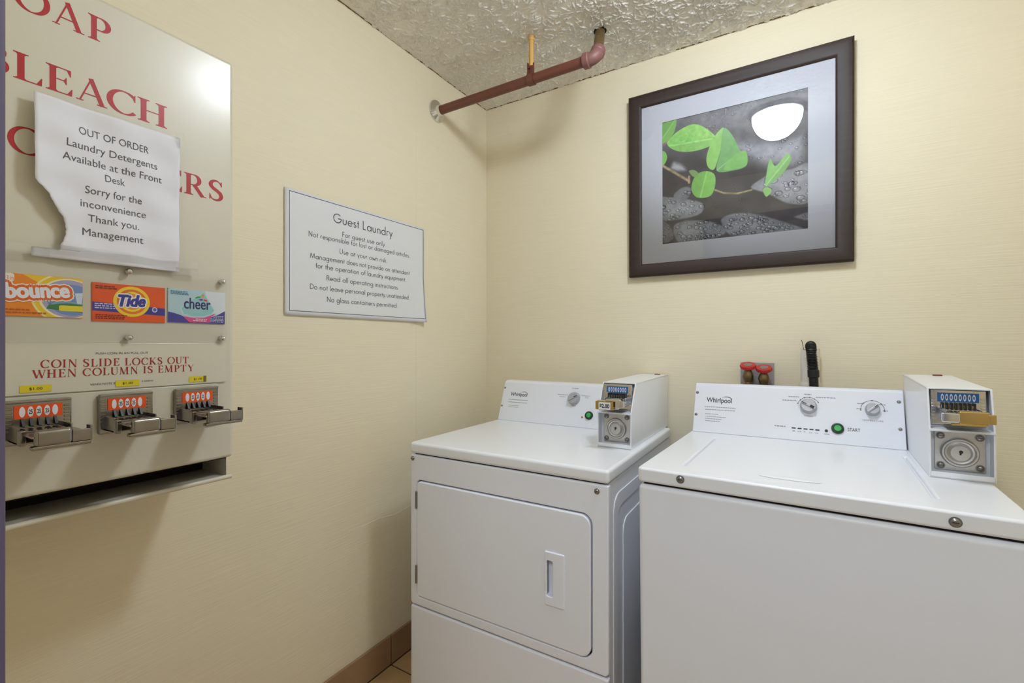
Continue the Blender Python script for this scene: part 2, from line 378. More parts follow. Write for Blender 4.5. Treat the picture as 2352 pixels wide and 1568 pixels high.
# ------------------------------------------------------------------ the room
RX0, RX1, RY0, RY1, RZ = 0.0, 2.08, -1.87, 0.0, 2.44
DX0, DX1, DZ = 0.79, 1.72, 2.10                     # the door opening the camera stands in
m = MB(); m.box((-.1, RY0 - .12, -.05), (0, .1, RZ + .05)); struct(m.build('wall_left', wallpaper, smooth=0))
m = MB(); m.box((0, 0, -.05), (RX1, .1, RZ + .05)); struct(m.build('wall_back', wallpaper, smooth=0))
m = MB(); m.box((RX1, RY0 - .12, -.05), (RX1 + .1, .1, RZ + .05)); struct(m.build('wall_right', wallpaper, smooth=0))
m = MB(); m.plate([(0, -.05), (RX1, -.05), (RX1, RZ + .05), (0, RZ + .05)], [[(DX0 - .02, -.06 + .011), (DX1 + .02, -.06 + .011), (DX1 + .02, DZ + .02), (DX0 - .02, DZ + .02)]], th=.12, y=RY0 - .12)
struct(m.build('wall_front', wallpaper, smooth=0))
# steel door frame of the doorway: two jambs and a head
m = MB()
for x0, x1 in ((DX0 - .05, DX0), (DX1, DX1 + .05)): m.box((x0, RY0 - .14, 0), (x1, RY0 + .0202, DZ + .05), r=.004)
m.box((DX0 - .05, RY0 - .14, DZ), (DX1 + .05, RY0 + .0202, DZ + .05), r=.004)
struct(m.build('door_1', jamb_paint))
# tiled floor: grout bed with separate tiles drawn in one surface
m = MB(); m.box((-.1, RY0 - .6, -.06), (RX1 + .1, .1, -.004), mi=0)
TS = .335
ty = -.6594
for i in range(-1, 8):
    for j in range(-6, 4):
        x0, y0 = .012 + i * TS, ty + j * TS
        x1, y1 = x0 + TS - .006, y0 + TS - .006
        x0, x1, y0, y1 = max(x0, -.05), min(x1, RX1 + .05), max(y0, RY0 - .6), min(y1, .02)
        if x1 - x0 > .01 and y1 - y0 > .01: m.box((x0, y0, -.006), (x1, y1, 0), r=.002, mi=1)
struct(m.build('floor', [grout_dark, tile_floor]))
m = MB(); m.box((0, RY0, 0), (.006, 0, .108), mi=0)
for j in range(-5, 3):
    y0, y1 = max(ty + j * TS, RY0), min(ty + (j + 1) * TS - .005, -.003)
    if y1 > y0 + .01: m.box((.0, y0, .003), (.011, y1, .112), r=.002, mi=1)
struct(m.build('baseboard_left', [grout_dark, tile_wall]))
m = MB(); m.box((.011, -.006, 0), (RX1, 0, .108), mi=0)
for j in range(0, 7):
    x0, x1 = .014 + j * TS, min(.014 + (j + 1) * TS - .005, RX1 - .003); m.box((x0, -.011, .003), (x1, 0, .112), r=.002, mi=1)
struct(m.build('baseboard_back', [grout_dark, tile_wall]))
# old, uneven caulk where the walls meet the ceiling
m = MB(); q = random.Random(4)
def caulk_line(a, b, n, nrm):
    a, b = Vector(a), Vector(b); pts = []
    for i in range(n + 1):
        p = a.lerp(b, i / n); pts.append(p + Vector((0, 0, q.uniform(-.0012, .0006))))
    m.tube(pts, [q.uniform(.0008, .0030) for _ in pts], n=6)
caulk_line((.001, RY0, RZ), (.001, -.001, RZ), 120, 0); caulk_line((.001, -.001, RZ), (RX1, -.001, RZ), 140, 0)
struct(m.build('trim_1', caulk))
# wallpaper seams: a slightly lifted edge
m = MB()
for y in (-.5137,): m.box((0, y, .112), (.0006, y + .0012, RZ))
a_ = [Frame(Matrix(((0, -1, 0, 0), (1, 0, 0, 0), (0, 0, 1, 0), (0, 0, 0, 1)))).hit(p, 1, 0) for p in ((800, 1219), (838, 1206), (872, 1190), (905, 1182), (945, 1160))]
m.tube([(.0002, p.x, p.z) for p in a_], [.0003, .0009, .0012, .0009, .0012], 6)          # a tear in the paper, pasted down again
struct(m.build('trim_2', wallpaper))

# ceiling: brush-stamped plaster (crow's-foot texture) as real relief over the part that can be seen
nx, ny = 960, 440
gx = np.linspace(RX0 - .02, RX1 + .02, nx); gy = np.linspace(-1.00, .02, ny); H = np.zeros((ny, nx))
dx, dy = gx[1] - gx[0], gy[1] - gy[0]
for _ in range(2600):
    cx, cy, base = rng.uniform(RX0, RX1), rng.uniform(-1.0, 0), rng.uniform(0, 6.28)
    for k in range(rng.integers(5, 10)):
        a = base + rng.normal(0, .9); ln = rng.uniform(.012, .048); cu = rng.normal(0, 9); r0 = rng.uniform(.004, .02); hh = rng.uniform(.0025, .0085); wd = rng.uniform(.0011, .0024)
        s_ = np.linspace(0, ln, 14); an = a + cu * s_
        px = cx + r0 * math.cos(a) + np.cumsum(np.cos(an)) * ln / 14; py = cy + r0 * math.sin(a) + np.cumsum(np.sin(an)) * ln / 14
        i0, i1 = int((px.min() - .012 - gx[0]) / dx), int((px.max() + .012 - gx[0]) / dx) + 2
        j0, j1 = int((py.min() - .012 - gy[0]) / dy), int((py.max() + .012 - gy[0]) / dy) + 2
        i0, j0, i1, j1 = max(i0, 0), max(j0, 0), min(i1, nx), min(j1, ny)
        if i1 <= i0 or j1 <= j0: continue
        X, Y = np.meshgrid(gx[i0:i1], gy[j0:j1])
        d2 = ((X[..., None] - px) ** 2 + (Y[..., None] - py) ** 2)
        prof = np.sin(np.linspace(.25, 3.0, 14)) ** .6
        hgt = (hh * prof * np.exp(-d2 / (wd * wd))).max(axis=-1)
        H[j0:j1, i0:i1] = np.maximum(H[j0:j1, i0:i1], hgt)
H += rng.normal(0, .00012, H.shape)
X, Y = np.meshgrid(gx, gy)
V = np.stack([X.ravel(), Y.ravel(), (RZ - H).ravel()], 1)
idx = np.arange(nx * ny).reshape(ny, nx)
F = np.stack([idx[:-1, :-1], idx[1:, :-1], idx[1:, 1:], idx[:-1, 1:]], -1).reshape(-1, 4)
me = bpy.data.meshes.new('ceiling'); me.vertices.add(len(V) + 16); me.loops.add(F.size + 24); me.polygons.add(len(F) + 6)
slab = []
for (x0, x1, y0, y1) in ((RX0 - .1, RX1 + .1, RY0 - .12, -1.00),): slab = [(x0, y0, RZ), (x1, y0, RZ), (x1, y1, RZ), (x0, y1, RZ)]
slab += [(RX0 - .1, RY0 - .12, RZ + .06), (RX1 + .1, RY0 - .12, RZ + .06), (RX1 + .1, .1, RZ + .06), (RX0 - .1, .1, RZ + .06)]
allv = [tuple(v) for v in V] + slab; o_ = len(V)
faces = [tuple(f) for f in F] + [(o_, o_ + 3, o_ + 2, o_ + 1), (o_ + 4, o_ + 5, o_ + 6, o_ + 7)]
bpy.data.meshes.remove(me); me = bpy.data.meshes.new('ceiling'); me.from_pydata(allv, [], faces); me.update()
me.polygons.foreach_set('use_smooth', [True] * len(me.polygons)); me.materials.append(ceiling_paint)
ceil = bpy.data.objects.new('ceiling', me); COL.objects.link(ceil); struct(ceil)

# the ceiling lamp: white glass dome on a metal pan (out of the frame, seen in the picture glass)
t = thing('ceiling_lamp', 'white glass dome lamp on the ceiling, seen mirrored in the picture glass', 'lamp', Tm(1.264, -.868, RZ - .001))
m = MB(); m.lathe([(.0, 0), (.130, 0), (.130, -.014), (.124, -.020), (.0, -.020)], 48); m.build('base', steel, t)
m = MB(); m.lathe([(.117, -.020)] + [(.117 * math.cos(R(a)), -.020 - .124 * math.sin(R(a))) for a in range(6, 90, 6)] + [(0, -.144)], 48); m.build('dome', lamp_glass, t)

# ------------------------------------------------------------------ overhead pipe
PZ, PY = 2.270, -.385
t = thing('overhead_pipe', 'red-brown painted pipe running from a chrome wall plate to an elbow under the ceiling', 'pipe', Tm(0, PY, PZ))
ex = .716
m = MB(); m.cyl((.002, 0, 0), (ex, 0, 0), .0185, 28); m.build('pipe', pipe_paint, t)
m = MB(); m.lathe([(.019, .030), (.021, .030), (.024, .016), (.036, .010), (.046, .006), (.048, .0), (.02, 0)], 40, M=Ry(R(90))); m.build('wall_flange', chrome, t)
LEAN = Rx(R(-34))                                    # the riser leans back towards the wall
m = MB(); el = [(ex - .002 + .028 * math.sin(R(a)), 0, .028 - .028 * math.cos(R(a))) for a in range(0, 91, 9)]
m.tube(el, .0235, 24, M=LEAN); m.cyl((ex - .020, 0, 0), (ex + .004, 0, 0), .0275, 28, bev=.003); m.cyl((ex + .026, 0, .026), (ex + .026, 0, .050), .0265, 28, bev=.003, M=LEAN)
m.build('elbow', elbow_paint, t)
LEAN = LEAN @ Tm(ex + .026, 0, .04) @ Ry(R(-9)) @ Tm(-ex - .026, 0, -.04)
m = MB(); m.cyl((ex + .026, 0, .035), (ex + .026, 0, .212), .0185, 24, mi=0, M=LEAN)
m.lathe([(.0175, 0), (.024, .001), (.024, .004), (.0175, .004)], 24, mi=1, M=LEAN @ Tm(ex + .026, 0, .200) @ Ry(R(9)) @ Rx(R(34))); m.build('riser', [scraped, dark_fill], t)
hx = .479
m = MB(); m.lathe([(.0225, -.012), (.0225, .012), (.0195, .012), (.0195, -.012), (.0225, -.012)], 28, M=Tm(hx, 0, 0) @ Ry(R(90)))
m.box((hx - .012, -.004, .018), (hx + .012, .004, .062), r=.0015); m.cyl((hx - .006, -.012, .046), (hx - .006, .012, .046), .006, 12)
m.box((hx - .012, -.014, .018), (hx - .009, .014, .062)); m.build('hanger_clamp', pipe_paint, t)
m = MB(); m.cyl((hx, 0, .05), (hx, 0, .17), .0095, 16); m.lathe([(.011, 0), (.014, .006), (.011, .01)], 16, M=Tm(hx, 0, .150)); m.build('hanger_rod', rod_paint, t)

# ------------------------------------------------------------------ framed picture of leaves on wet stones
PX0, PX1, PB, PT = .750, 1.520, 1.527, 2.281
t = thing('framed_picture', 'dark wood framed picture of green leaves over wet grey stones, hung above the machines', 'picture', Tm((PX0 + PX1) / 2, -.002, PB) @ Rx(R(.5)))
hw, hh = (PX1 - PX0) / 2, PT - PB; fw = .052
m = MB()
prof = [(0, 0), (0, -.022), (.006, -.028), (.020, -.029), (fw - .008, -.022), (fw, -.015), (fw, 0)]      # inwards from the edge, depth
for (ax, az), (bx, bz) in (((-hw, 0), (hw, 0)), ((hw, 0), (hw, hh)), ((hw, hh), (-hw, hh)), ((-hw, hh), (-hw, 0))):
    a, b = Vector((ax, 0, az)), Vector((bx, 0, bz)); d = (b - a).normalized(); nrm = Vector((-d.z, 0, d.x)); vs, fs = [], []
    for q_, y in prof: vs += [a + d * q_ + nrm * q_ + Vector((0, y, 0)), b - d * q_ + nrm * q_ + Vector((0, y, 0))]
    n = len(prof)
    for i in range(n): j = (i + 1) % n; fs.append((2 * i, 2 * i + 1, 2 * j + 1, 2 * j))
    m.add(vs, [f[::-1] for f in fs])
m.build('frame', frame_wood, t)
i0, i1, k0, k1 = .8878 - .002, 1.3866 + .002, 1.6568 - .002, 2.148 + .002           # the opening of the mat
cx_ = (PX0 + PX1) / 2
m = MB(); m.plate([(-hw + .04, .04), (hw - .04, .04), (hw - .04, hh - .04), (-hw + .04, hh - .04)], [[(i0 - cx_, k0 - PB), (i1 - cx_, k0 - PB), (i1 - cx_, k1 - PB), (i0 - cx_, k1 - PB)]], th=.0025, y=-.0105)
m.build('mat_board', mat_board, t)
# the print, as ink on a fine grid
NU, NV = 430, 420
u, v = np.meshgrid(np.linspace(0, 1, NU), np.linspace(0, 1, NV))                  # v runs down
def uv(p):
    a = (p[0] - 252) / 850.0; return a, (p[1] - (555 - 203 * a)) / (700 + 113 * a)
def vnoise(sc, seed, oct=4):
    r_ = np.random.default_rng(seed); out = np.zeros_like(u); amp = 1; tot = 0
    for o in range(oct):
        n_ = int(sc * 2 ** o) + 3; g = r_.random((n_, n_)); fx, fy = u * (n_ - 2), v * (n_ - 2); ix, iy = fx.astype(int), fy.astype(int); ax, ay = fx - ix, fy - iy
        ax, ay = ax * ax * (3 - 2 * ax), ay * ay * (3 - 2 * ay)
        out += amp * ((g[iy, ix] * (1 - ax) + g[iy, ix + 1] * ax) * (1 - ay) + (g[iy + 1, ix] * (1 - ax) + g[iy + 1, ix + 1] * ax) * ay); tot += amp; amp *= .5
    return out / tot
def inpoly(pts, smooth=True):
    P = [uv(p) for p in pts]
    if smooth:                                                                     # closed Catmull-Rom
        Q = []
        n = len(P)
        for i in range(n):
            p0, p1, p2, p3 = (np.array(P[(i + d) % n]) for d in (-1, 0, 1, 2))
            for s_ in np.linspace(0, 1, 7)[:-1]: Q.append(.5 * (2 * p1 + (p2 - p0) * s_ + (2 * p0 - 5 * p1 + 4 * p2 - p3) * s_ ** 2 + (3 * p1 - p0 - 3 * p2 + p3) * s_ ** 3))
        P = Q
    ins = np.zeros(u.shape, bool); dmin = np.full(u.shape, 9.0); n = len(P)
    for i in range(n):
        (x0, y0), (x1, y1) = P[i], P[(i + 1) % n]
        c = ((y0 > v) != (y1 > v)); xx = (x1 - x0) * (v - y0) / (y1 - y0 + 1e-12) + x0; ins ^= c & (u < xx)
        dx_, dy_ = x1 - x0, y1 - y0; tt = np.clip(((u - x0) * dx_ + (v - y0) * dy_) / (dx_ * dx_ + dy_ * dy_ + 1e-12), 0, 1)
        dmin = np.minimum(dmin, np.hypot(u - x0 - tt * dx_, v - y0 - tt * dy_))
    return np.where(ins, dmin, -dmin)
C_ = lambda r, g, b: np.array([r, g, b], float)
img = np.zeros(u.shape + (3,))
n1, n2, n3 = vnoise(5, 1), vnoise(14, 2), vnoise(40, 3, 2)
img[:] = C_(58, 52, 52); img += (n1[..., None] - .5) * 50 + (n2[..., None] - .5) * 22
top = np.clip(1.15 - (v + .10 * (n1 - .5)) / .36, 0, 1)[..., None]; img = img * (1 - top * .8) + (C_(128, 128, 134) + (n2[..., None] - .5) * 70) * top * .8
def drops(mask, n, rmin, rmax, seed, gain=1.0):
    r_ = np.random.default_rng(seed); js, is_ = np.nonzero(mask)
    if len(js) == 0: return
    for k in r_.integers(0, len(js), n):
        cu_, cv_ = u[js[k], is_[k]], v[js[k], is_[k]]; r = r_.uniform(rmin, rmax)
        a = (u - cu_) / (r * 1.2); b = (v - cv_) / (r * .85); d = np.hypot(a, b); sel = d < 1
        rim = np.exp(-((d - .82) / .16) ** 2)[sel]; hl = np.exp(-(((a + .3) ** 2 + (b + .35) ** 2) / .05))[sel]
        img[sel] += gain * (-(rim * 52)[:, None] + (hl * 95)[:, None] + (8 * (b[sel] > 0))[:, None])
def stone(pts, col, nd, seed, rr=(.006, .022), soft=.012):
    d = inpoly(pts); k = np.clip(d / soft, 0, 1)[..., None]; sh = np.clip(d / .12, 0, 1)[..., None]
    c = np.array(col, float) * (.72 + .36 * sh) + (n2[..., None] - .5) * 40 + (n3[..., None] - .5) * 26 + 34
    img[:] = img * (1 - k) + c * k; drops(d > .015, nd, *rr, seed)
drops(v < .24, 60, .006, .016, 31, .6)
stone([(620, 640), (700, 760), (900, 840), (1110, 800), (1110, 560), (980, 600)], (112, 112, 118), 30, 32, (.006, .014), .09)
stone([(300, 820), (330, 770), (400, 790), (420, 830), (350, 840)], (150, 152, 156), 0, 5, soft=.03)
stone([(330, 960), (400, 915), (450, 930), (420, 990), (340, 1005)], (104, 106, 110), 4, 6)
stone([(245, 985), (300, 975), (420, 985), (520, 1010), (510, 1070), (420, 1100), (280, 1120), (245, 1090)], (122, 124, 128), 36, 7)
stone([(245, 1110), (320, 1150), (330, 1220), (245, 1240)], (96, 90, 92), 8, 8)
stone([(325, 1150), (400, 1110), (560, 1110), (650, 1150), (640, 1195), (500, 1235), (360, 1240)], (112, 114, 118), 60, 9)
stone([(620, 1110), (700, 1065), (830, 1070), (960, 1110), (1090, 1165), (960, 1180), (700, 1205)], (124, 126, 130), 80, 10)
stone([(790, 920), (900, 840), (1010, 815), (1110, 790), (1110, 1000), (1000, 1020), (880, 960)], (132, 132, 138), 44, 11, (.008, .026))
stone([(1020, 1090), (1110, 1060), (1110, 1115), (1060, 1110)], (110, 106, 116), 3, 12)
drops((v > .5) & (v < .75), 60, .004, .010, 13, .7)
def leaf(pts, c0, c1, vein=None, soft=.004, tex=.5):
    d = inpoly(pts); k = np.clip(d / soft + .5, 0, 1)[..., None]; w = np.clip(n1 * 1.2 - .1 + (v - .3) * .3, 0, 1)[..., None]
    c = np.array(c0, float) * (1 - w) + np.array(c1, float) * w + (n3[..., None] - .5) * 30 * tex + np.array([14., -6., 22.])
    if vein:
        (a0, b0), (a1, b1) = uv(vein[0]), uv(vein[1]); dx_, dy_ = a1 - a0, b1 - b0; tt = np.clip(((u - a0) * dx_ + (v - b0) * dy_) / (dx_ ** 2 + dy_ ** 2), 0, 1)
        dv = np.hypot(u - a0 - tt * dx_, v - b0 - tt * dy_); c = c + (np.exp(-(dv / .006) ** 2) * 22)[..., None]
        side = ((u - a0) * dy_ - (v - b0) * dx_) > 0; c = c * np.where(side, 1.0, .93)[..., None]
    img[:] = img * (1 - k) + c * k
def twig(pts, wd, col):
    P = [uv(p) for p in pts]
    for (a0, b0), (a1, b1) in zip(P, P[1:]):
        dx_, dy_ = a1 - a0, b1 - b0; tt = np.clip(((u - a0) * dx_ + (v - b0) * dy_) / (dx_ ** 2 + dy_ ** 2), 0, 1)
        d = np.hypot(u - a0 - tt * dx_, v - b0 - tt * dy_); k = np.clip(1.6 - d / wd * 1.4, 0, 1)[..., None]
        img[:] = img * (1 - k) + (np.array(col, float) + (n3[..., None] - .5) * 60) * k
twig([(255, 800), (330, 835), (430, 885)], .012, (158, 142, 108)); twig([(255, 690), (300, 660)], .014, (150, 120, 120))
twig([(590, 935), (640, 952), (720, 955), (800, 935)], .008, (150, 138, 96)); twig([(430, 860), (430, 895)], .010, (176, 140, 110))
leaf([(245, 545), (345, 530), (335, 610), (290, 660), (245, 670)], (120, 196, 74), (104, 178, 70), ((340, 540), (255, 650)))
leaf([(290, 675), (350, 610), (450, 562), (530, 580), (600, 640), (570, 680), (460, 715), (350, 715)], (118, 206, 78), (150, 216, 84), ((300, 690), (600, 640)), tex=1)
leaf([(545, 800), (540, 740), (580, 640), (638, 578), (640, 640), (605, 770), (580, 820)], (126, 208, 76), (134, 200, 84), None)
leaf([(600, 825), (620, 720), (640, 585), (690, 620), (740, 715), (770, 715), (772, 795), (690, 825)], (92, 168, 78), (118, 190, 84), ((600, 825), (740, 715)))
leaf([(640, 815), (700, 740), (765, 712), (773, 790), (700, 818)], (122, 202, 80), (104, 184, 74), None)
leaf([(445, 930), (470, 855), (530, 828), (585, 845), (590, 910), (560, 970), (480, 978)], (126, 208, 62), (108, 190, 66), ((540, 830), (500, 975)))
leaf([(430, 830), (460, 822), (488, 840), (460, 862)], (100, 150, 60), (110, 160, 70), None)
leaf([(245, 725), (275, 722), (290, 755), (270, 795), (245, 795)], (116, 200, 70), (110, 190, 70), None)
leaf([(875, 915), (880, 850), (900, 760), (930, 800), (990, 730), (1010, 765), (970, 840), (905, 900)], (112, 196, 84), (134, 206, 96), ((880, 910), (1000, 750)))
leaf([(862, 935), (885, 920), (910, 940), (880, 975)], (120, 196, 84), (140, 206, 90), None)
drops((v > .12) & (v < .22) & (u > .12) & (u < .4), 25, .003, .007, 41, .8)
img = np.clip(img * 1.08 + 4, 12, 245) / 255.0
LINI = np.where(img <= .04045, img / 12.92, ((img + .055) / 1.055) ** 2.4)
me = bpy.data.meshes.new('art_print'); ii = np.arange(NU * NV).reshape(NV, NU)
F = np.stack([ii[:-1, :-1], ii[1:, :-1], ii[1:, 1:], ii[:-1, 1:]], -1).reshape(-1, 4)
VX = np.stack([(i0 - .004 + u * (i1 - i0 + .008) - cx_).ravel(), np.full(u.size, -.0075), (k1 + .004 - v * (k1 - k0 + .008) - PB).ravel()], 1)
me.from_pydata(VX.tolist(), [], F.tolist()); at = me.color_attributes.new('ink', 'FLOAT_COLOR', 'POINT')
at.data.foreach_set('color', np.concatenate([LINI.reshape(-1, 3), np.ones((u.size, 1))], 1).ravel().astype(np.float32)); me.update()
me.materials.append(vcol_mat('print_ink', .6)); o = bpy.data.objects.new('art_print', me); COL.objects.link(o); o.parent = t
m = MB(); m.box((-hw + fw - .004, -.0145, fw - .004), (hw - fw + .004, -.013, hh - fw + .004)); m.build('glass', glass, t, smooth=0)
m = MB(); m.box((-hw + .01, -.006, .01), (hw - .01, 0, hh - .01)); m.build('backing', dark_fill, t)

# ------------------------------------------------------------------ house rules sign on the left wall
LW = Frame(Matrix(((0, -1, 0, 0), (1, 0, 0, 0), (0, 0, 1, 0), (0, 0, 0, 1))))        # x along the wall (+Y), y into it
t = thing('rules_sign', 'white printed notice headed Guest Laundry with a thin blue border on the left wall', 'sign', LW.M @ Tm(-1.1010, -.001, 1.338))
SW, SH = .6275, .3970
bend = lambda x, z: -.0045 - .016 * max(0, (x / SW - .82) / .18) ** 2 * max(0, 1 - z / (SH * .45)) - .0025 * (x / SW)
vs, fs = [], []; a_, b_ = 40, 28
for j in range(b_ + 1):
    for i in range(a_ + 1): x, z = SW * i / a_, SH * j / b_; vs.append((x, bend(x, z), z))
for j in range(b_):
    for i in range(a_): k = j * (a_ + 1) + i; fs.append((k, k + 1, k + a_ + 2, k + a_ + 1))
m = MB(); m.add(vs, fs); o = m.build('board', card_white, t); s_ = o.modifiers.new('thickness', 'SOLIDIFY'); s_.thickness = .002; s_.offset = -1
wr = lambda x, z: bend(x, z) - .0007
m = MB()
def line(x0, z0, x1, z1, wd=.0018, n=24):
    for i in range(n):
        p, q_ = (x0 + (x1 - x0) * i / n, z0 + (z1 - z0) * i / n), (x0 + (x1 - x0) * (i + 1) / n, z0 + (z1 - z0) * (i + 1) / n)
        hx_, hz_ = (wd / 2, 0) if abs(x1 - x0) < abs(z1 - z0) else (0, wd / 2)
        m.add([(p[0] - hx_, wr(*p), p[1] - hz_), (q_[0] - hx_, wr(*q_), q_[1] - hz_), (q_[0] + hx_, wr(*q_), q_[1] + hz_), (p[0] + hx_, wr(*p), p[1] + hz_)], [(0, 1, 2, 3)])
bx0, bx1, bz0, bz1 = .0155, .6215, .0145, .3890
line(bx0, bz0, bx1, bz0); line(bx0, bz1, bx1, bz1); line(bx0, bz0, bx0, bz1); line(bx1, bz0, bx1, bz1)
m.build('border', mat('blue_grey_ink', (70, 78, 104), .6), t)
sign_ink = mat('sign_ink', (70, 70, 78), .6)
def K(s, xl, xr, z, h):
    m = MB(); text(m, s, xl + 1.1010, z - 1.338, h, 0, xr - xl, 'L', 'geo', warp=wr, gap=.075); m.build('heading' if h > .03 else 'text_line', sign_ink, t)
K('Guest Laundry', -.9250, -.6536, 1.6640, .0315)
K('For guest use only.', -.8880, -.6900, 1.6207, .0175)
K('Not responsible for lost or damaged articles.', -1.0186, -.5600, 1.5980, .0172)
K('Use at your own risk.', -.8990, -.6830, 1.5596, .0175)
K('Management does not provide an attendant', -1.0138, -.5600, 1.5275, .0172)
K('for the operation of laundry equipment.', -.9930, -.5810, 1.4983, .0172)
K('Read all operating instructions.', -.9514, -.6230, 1.4619, .0172)
K('Do not leave personal property unattended.', -1.0138, -.5620, 1.4272, .0172)
K('No glass containers permitted.', -.9497, -.6280, 1.3898, .0172)

# ------------------------------------------------------------------ detergent vending machine on the left wall
VD = .23
V = Frame(LW.M @ Tm(0, -VD, 0))                      # local x = world Y, z = world Z, y = 0 on its front
BX, BZ = -1.586, .937
vend = thing('vending_machine', 'beige wall mounted detergent vending machine with red lettering and three coin slides', 'vending machine', V.M @ Tm(BX, 0, BZ))
VO = Tm(-BX, 0, -BZ)                                  # from V coordinates to the machine's own
m = MB(); m.box((-1.800, 0, .984), (-1.371, VD - .002, 1.9075), r=.009, seg=4, M=VO); m.build('cabinet', vend_paint, vend)
m = MB()
m.box((-1.792, .004, .936), (-1.3835, VD - .002, .942), M=VO)                       # tray floor
m.box((-1.3855, .006, .942), (-1.3835, .20, .986), M=VO); m.box((-1.792, .006, .942), (-1.790, .20, .986), M=VO)
m.box((-1.790, .115, .942), (-1.3855, .118, .990), mi=1, M=VO); m.box((-1.790, .004, .9835), (-1.3855, .115, .9838), mi=1, M=VO)  # black back and roof sheets paint the shade inside the tray
m.tube([(-1.80, -.004, .9415), (-1.3795, -.004, .9415)], .0052, 12, M=VO); m.box((-1.80, -.004, .9365), (-1.3795, .01, .9425), r=.001, M=VO)
m.build('tray', [vend_paint, dark_fill], vend)
m = MB(); m.plate(rrect(-1.785, 1.1612, -1.3905, 1.2505, .003), th=.004, bev=.001, y=-.004, M=VO); m.build('label_plate', vend_plate, vend)
m = MB(); m.plate(rrect(-1.765, 1.0632, -1.4067, 1.1592, .006), th=.0022, bev=.001, y=-.0022, M=VO); m.build('coin_plate', vend_plate, vend)
m = MB(); m.plate(rrect(-1.790, 1.2515, -1.3915, 1.3990, .003), th=.003, bev=.0008, y=-.0085, M=VO); m.build('clear_cover', plexi, vend)
for (x, z) in ((-1.5754, 1.3915), (-1.5754, 1.2615), (-1.4011, 1.3905), (-1.4011, 1.2612), (-1.755, 1.3915), (-1.755, 1.2615)):
    m = MB(); m.lathe([(.0056, 0), (.0056, .009)], 6, M=VO @ Tm(x, 0, z) @ Rx(R(90))); m.lathe([(.0062, .009), (.0058, .0125), (.0042, .0155), (.002, .017), (0, .0175)], 16, M=VO @ Tm(x, 0, z) @ Rx(R(90)))
    m.build('cover_bolt', chrome, vend)
e = -.0004
def big(s, items, z):                                  # serif capitals 46 mm tall at given left and right ends
    m = MB()
    for c, x0, x1 in items: text(m, c, x0, z, .0457, e, x1 - x0, 'L', 'serif', M=VO)
    m.build('heading_letters', red_ink, vend)
big('', (('S', -1.770, -1.7425), ('O', -1.7335, -1.6868), ('A', -1.684, -1.6405), ('P', -1.6351, -1.6008)), 1.8225)
big('', (('B', -1.7720, -1.7370), ('L', -1.7326, -1.6969), ('E', -1.6925, -1.6570), ('A', -1.6520, -1.6065), ('C', -1.6075, -1.5605), ('H', -1.5585, -1.5070)), 1.7005)
big('', (('S', -1.7760, -1.7470), ('O', -1.7395, -1.6915), ('F', -1.686, -1.653), ('T', -1.648, -1.609), ('E', -1.604, -1.570), ('N', -1.565, -1.5175), ('E', -1.5130, -1.4790), ('R', -1.4755, -1.4310), ('S', -1.4260, -1.3950)), 1.5750)
m = MB(); e = -.0044
def row(s, x0, x1, z, h, big_first=True):
    """Small capitals with larger initials, spread between x0 and x1."""
    wds = s.split(' '); adv = []
    for w_ in wds: adv.append([serif_glyph(c)[1] + .07 for c in w_])
    tot = sum(sum(a) for a in adv) + .42 * (len(wds) - 1); k = (x1 - x0) / tot; x = x0
    for w_, a in zip(wds, adv):
        for i, (c, ad) in enumerate(zip(w_, a)):
            vs = [p for pv, pf in serif_glyph(c)[0] for p in pv]; wd = (max(p[0] for p in vs) - min(p[0] for p in vs)) * k
            text(m, c, x, z, h * 1.04, e, wd, 'L', 'serif', M=VO); x += ad * k
        x += .42 * k
for a_ in (('COIN SLIDE LOCKS OUT', -1.7002, -1.4665, 1.2068, .0138), ('WHEN COLUMN IS EMPTY', -1.7110, -1.4570, 1.1895, .0138)):
    m = MB(); row(*a_); m.build('locks_out_lettering', red_ink2, vend)

for s_, x, z, h_, w_ in (('PUSH COIN IN AN PULL OUT', -1.6250, 1.2290, .0043, .083), ('VENDI NOTE IN', -1.6332, 1.1713, .0040, .040), ('E. ONWAY', -1.5525, 1.1722, .0036, .020)):
    m = MB(); text(m, s_, x, z, h_, e, w_, M=VO); m.build('small_lettering', grey_ink, vend)
for k, (x0, x1, tone) in enumerate(((-1.7258, -1.6863, 0), (-1.5954, -1.5569, 0), (-1.4674, -1.4324, 1))):
    z0, z1 = 1.1658, 1.1779; m = MB(); m.plate([(x0, z0), (x1, z0), (x1, z1), (x0, z1)], th=.0003, y=-.0050, mi=0, M=VO)
    text(m, '$1.00', (x0 + x1) / 2, z0 + .0040, .0048, -.0053, .0165, 'C', mi=1, M=VO)
    if k == 2: m.plate(rrect(x1 - .0065, z0 - .001, x1 - .001, z1 + .0002, .001), th=.0003, y=-.0055, mi=2, M=VO)
    m.build('price_sticker', [yellow_label, black_ink, mat('dirty_yellow', (120, 104, 40), .6)] if k == 2 else [yellow_label, black_ink], vend)

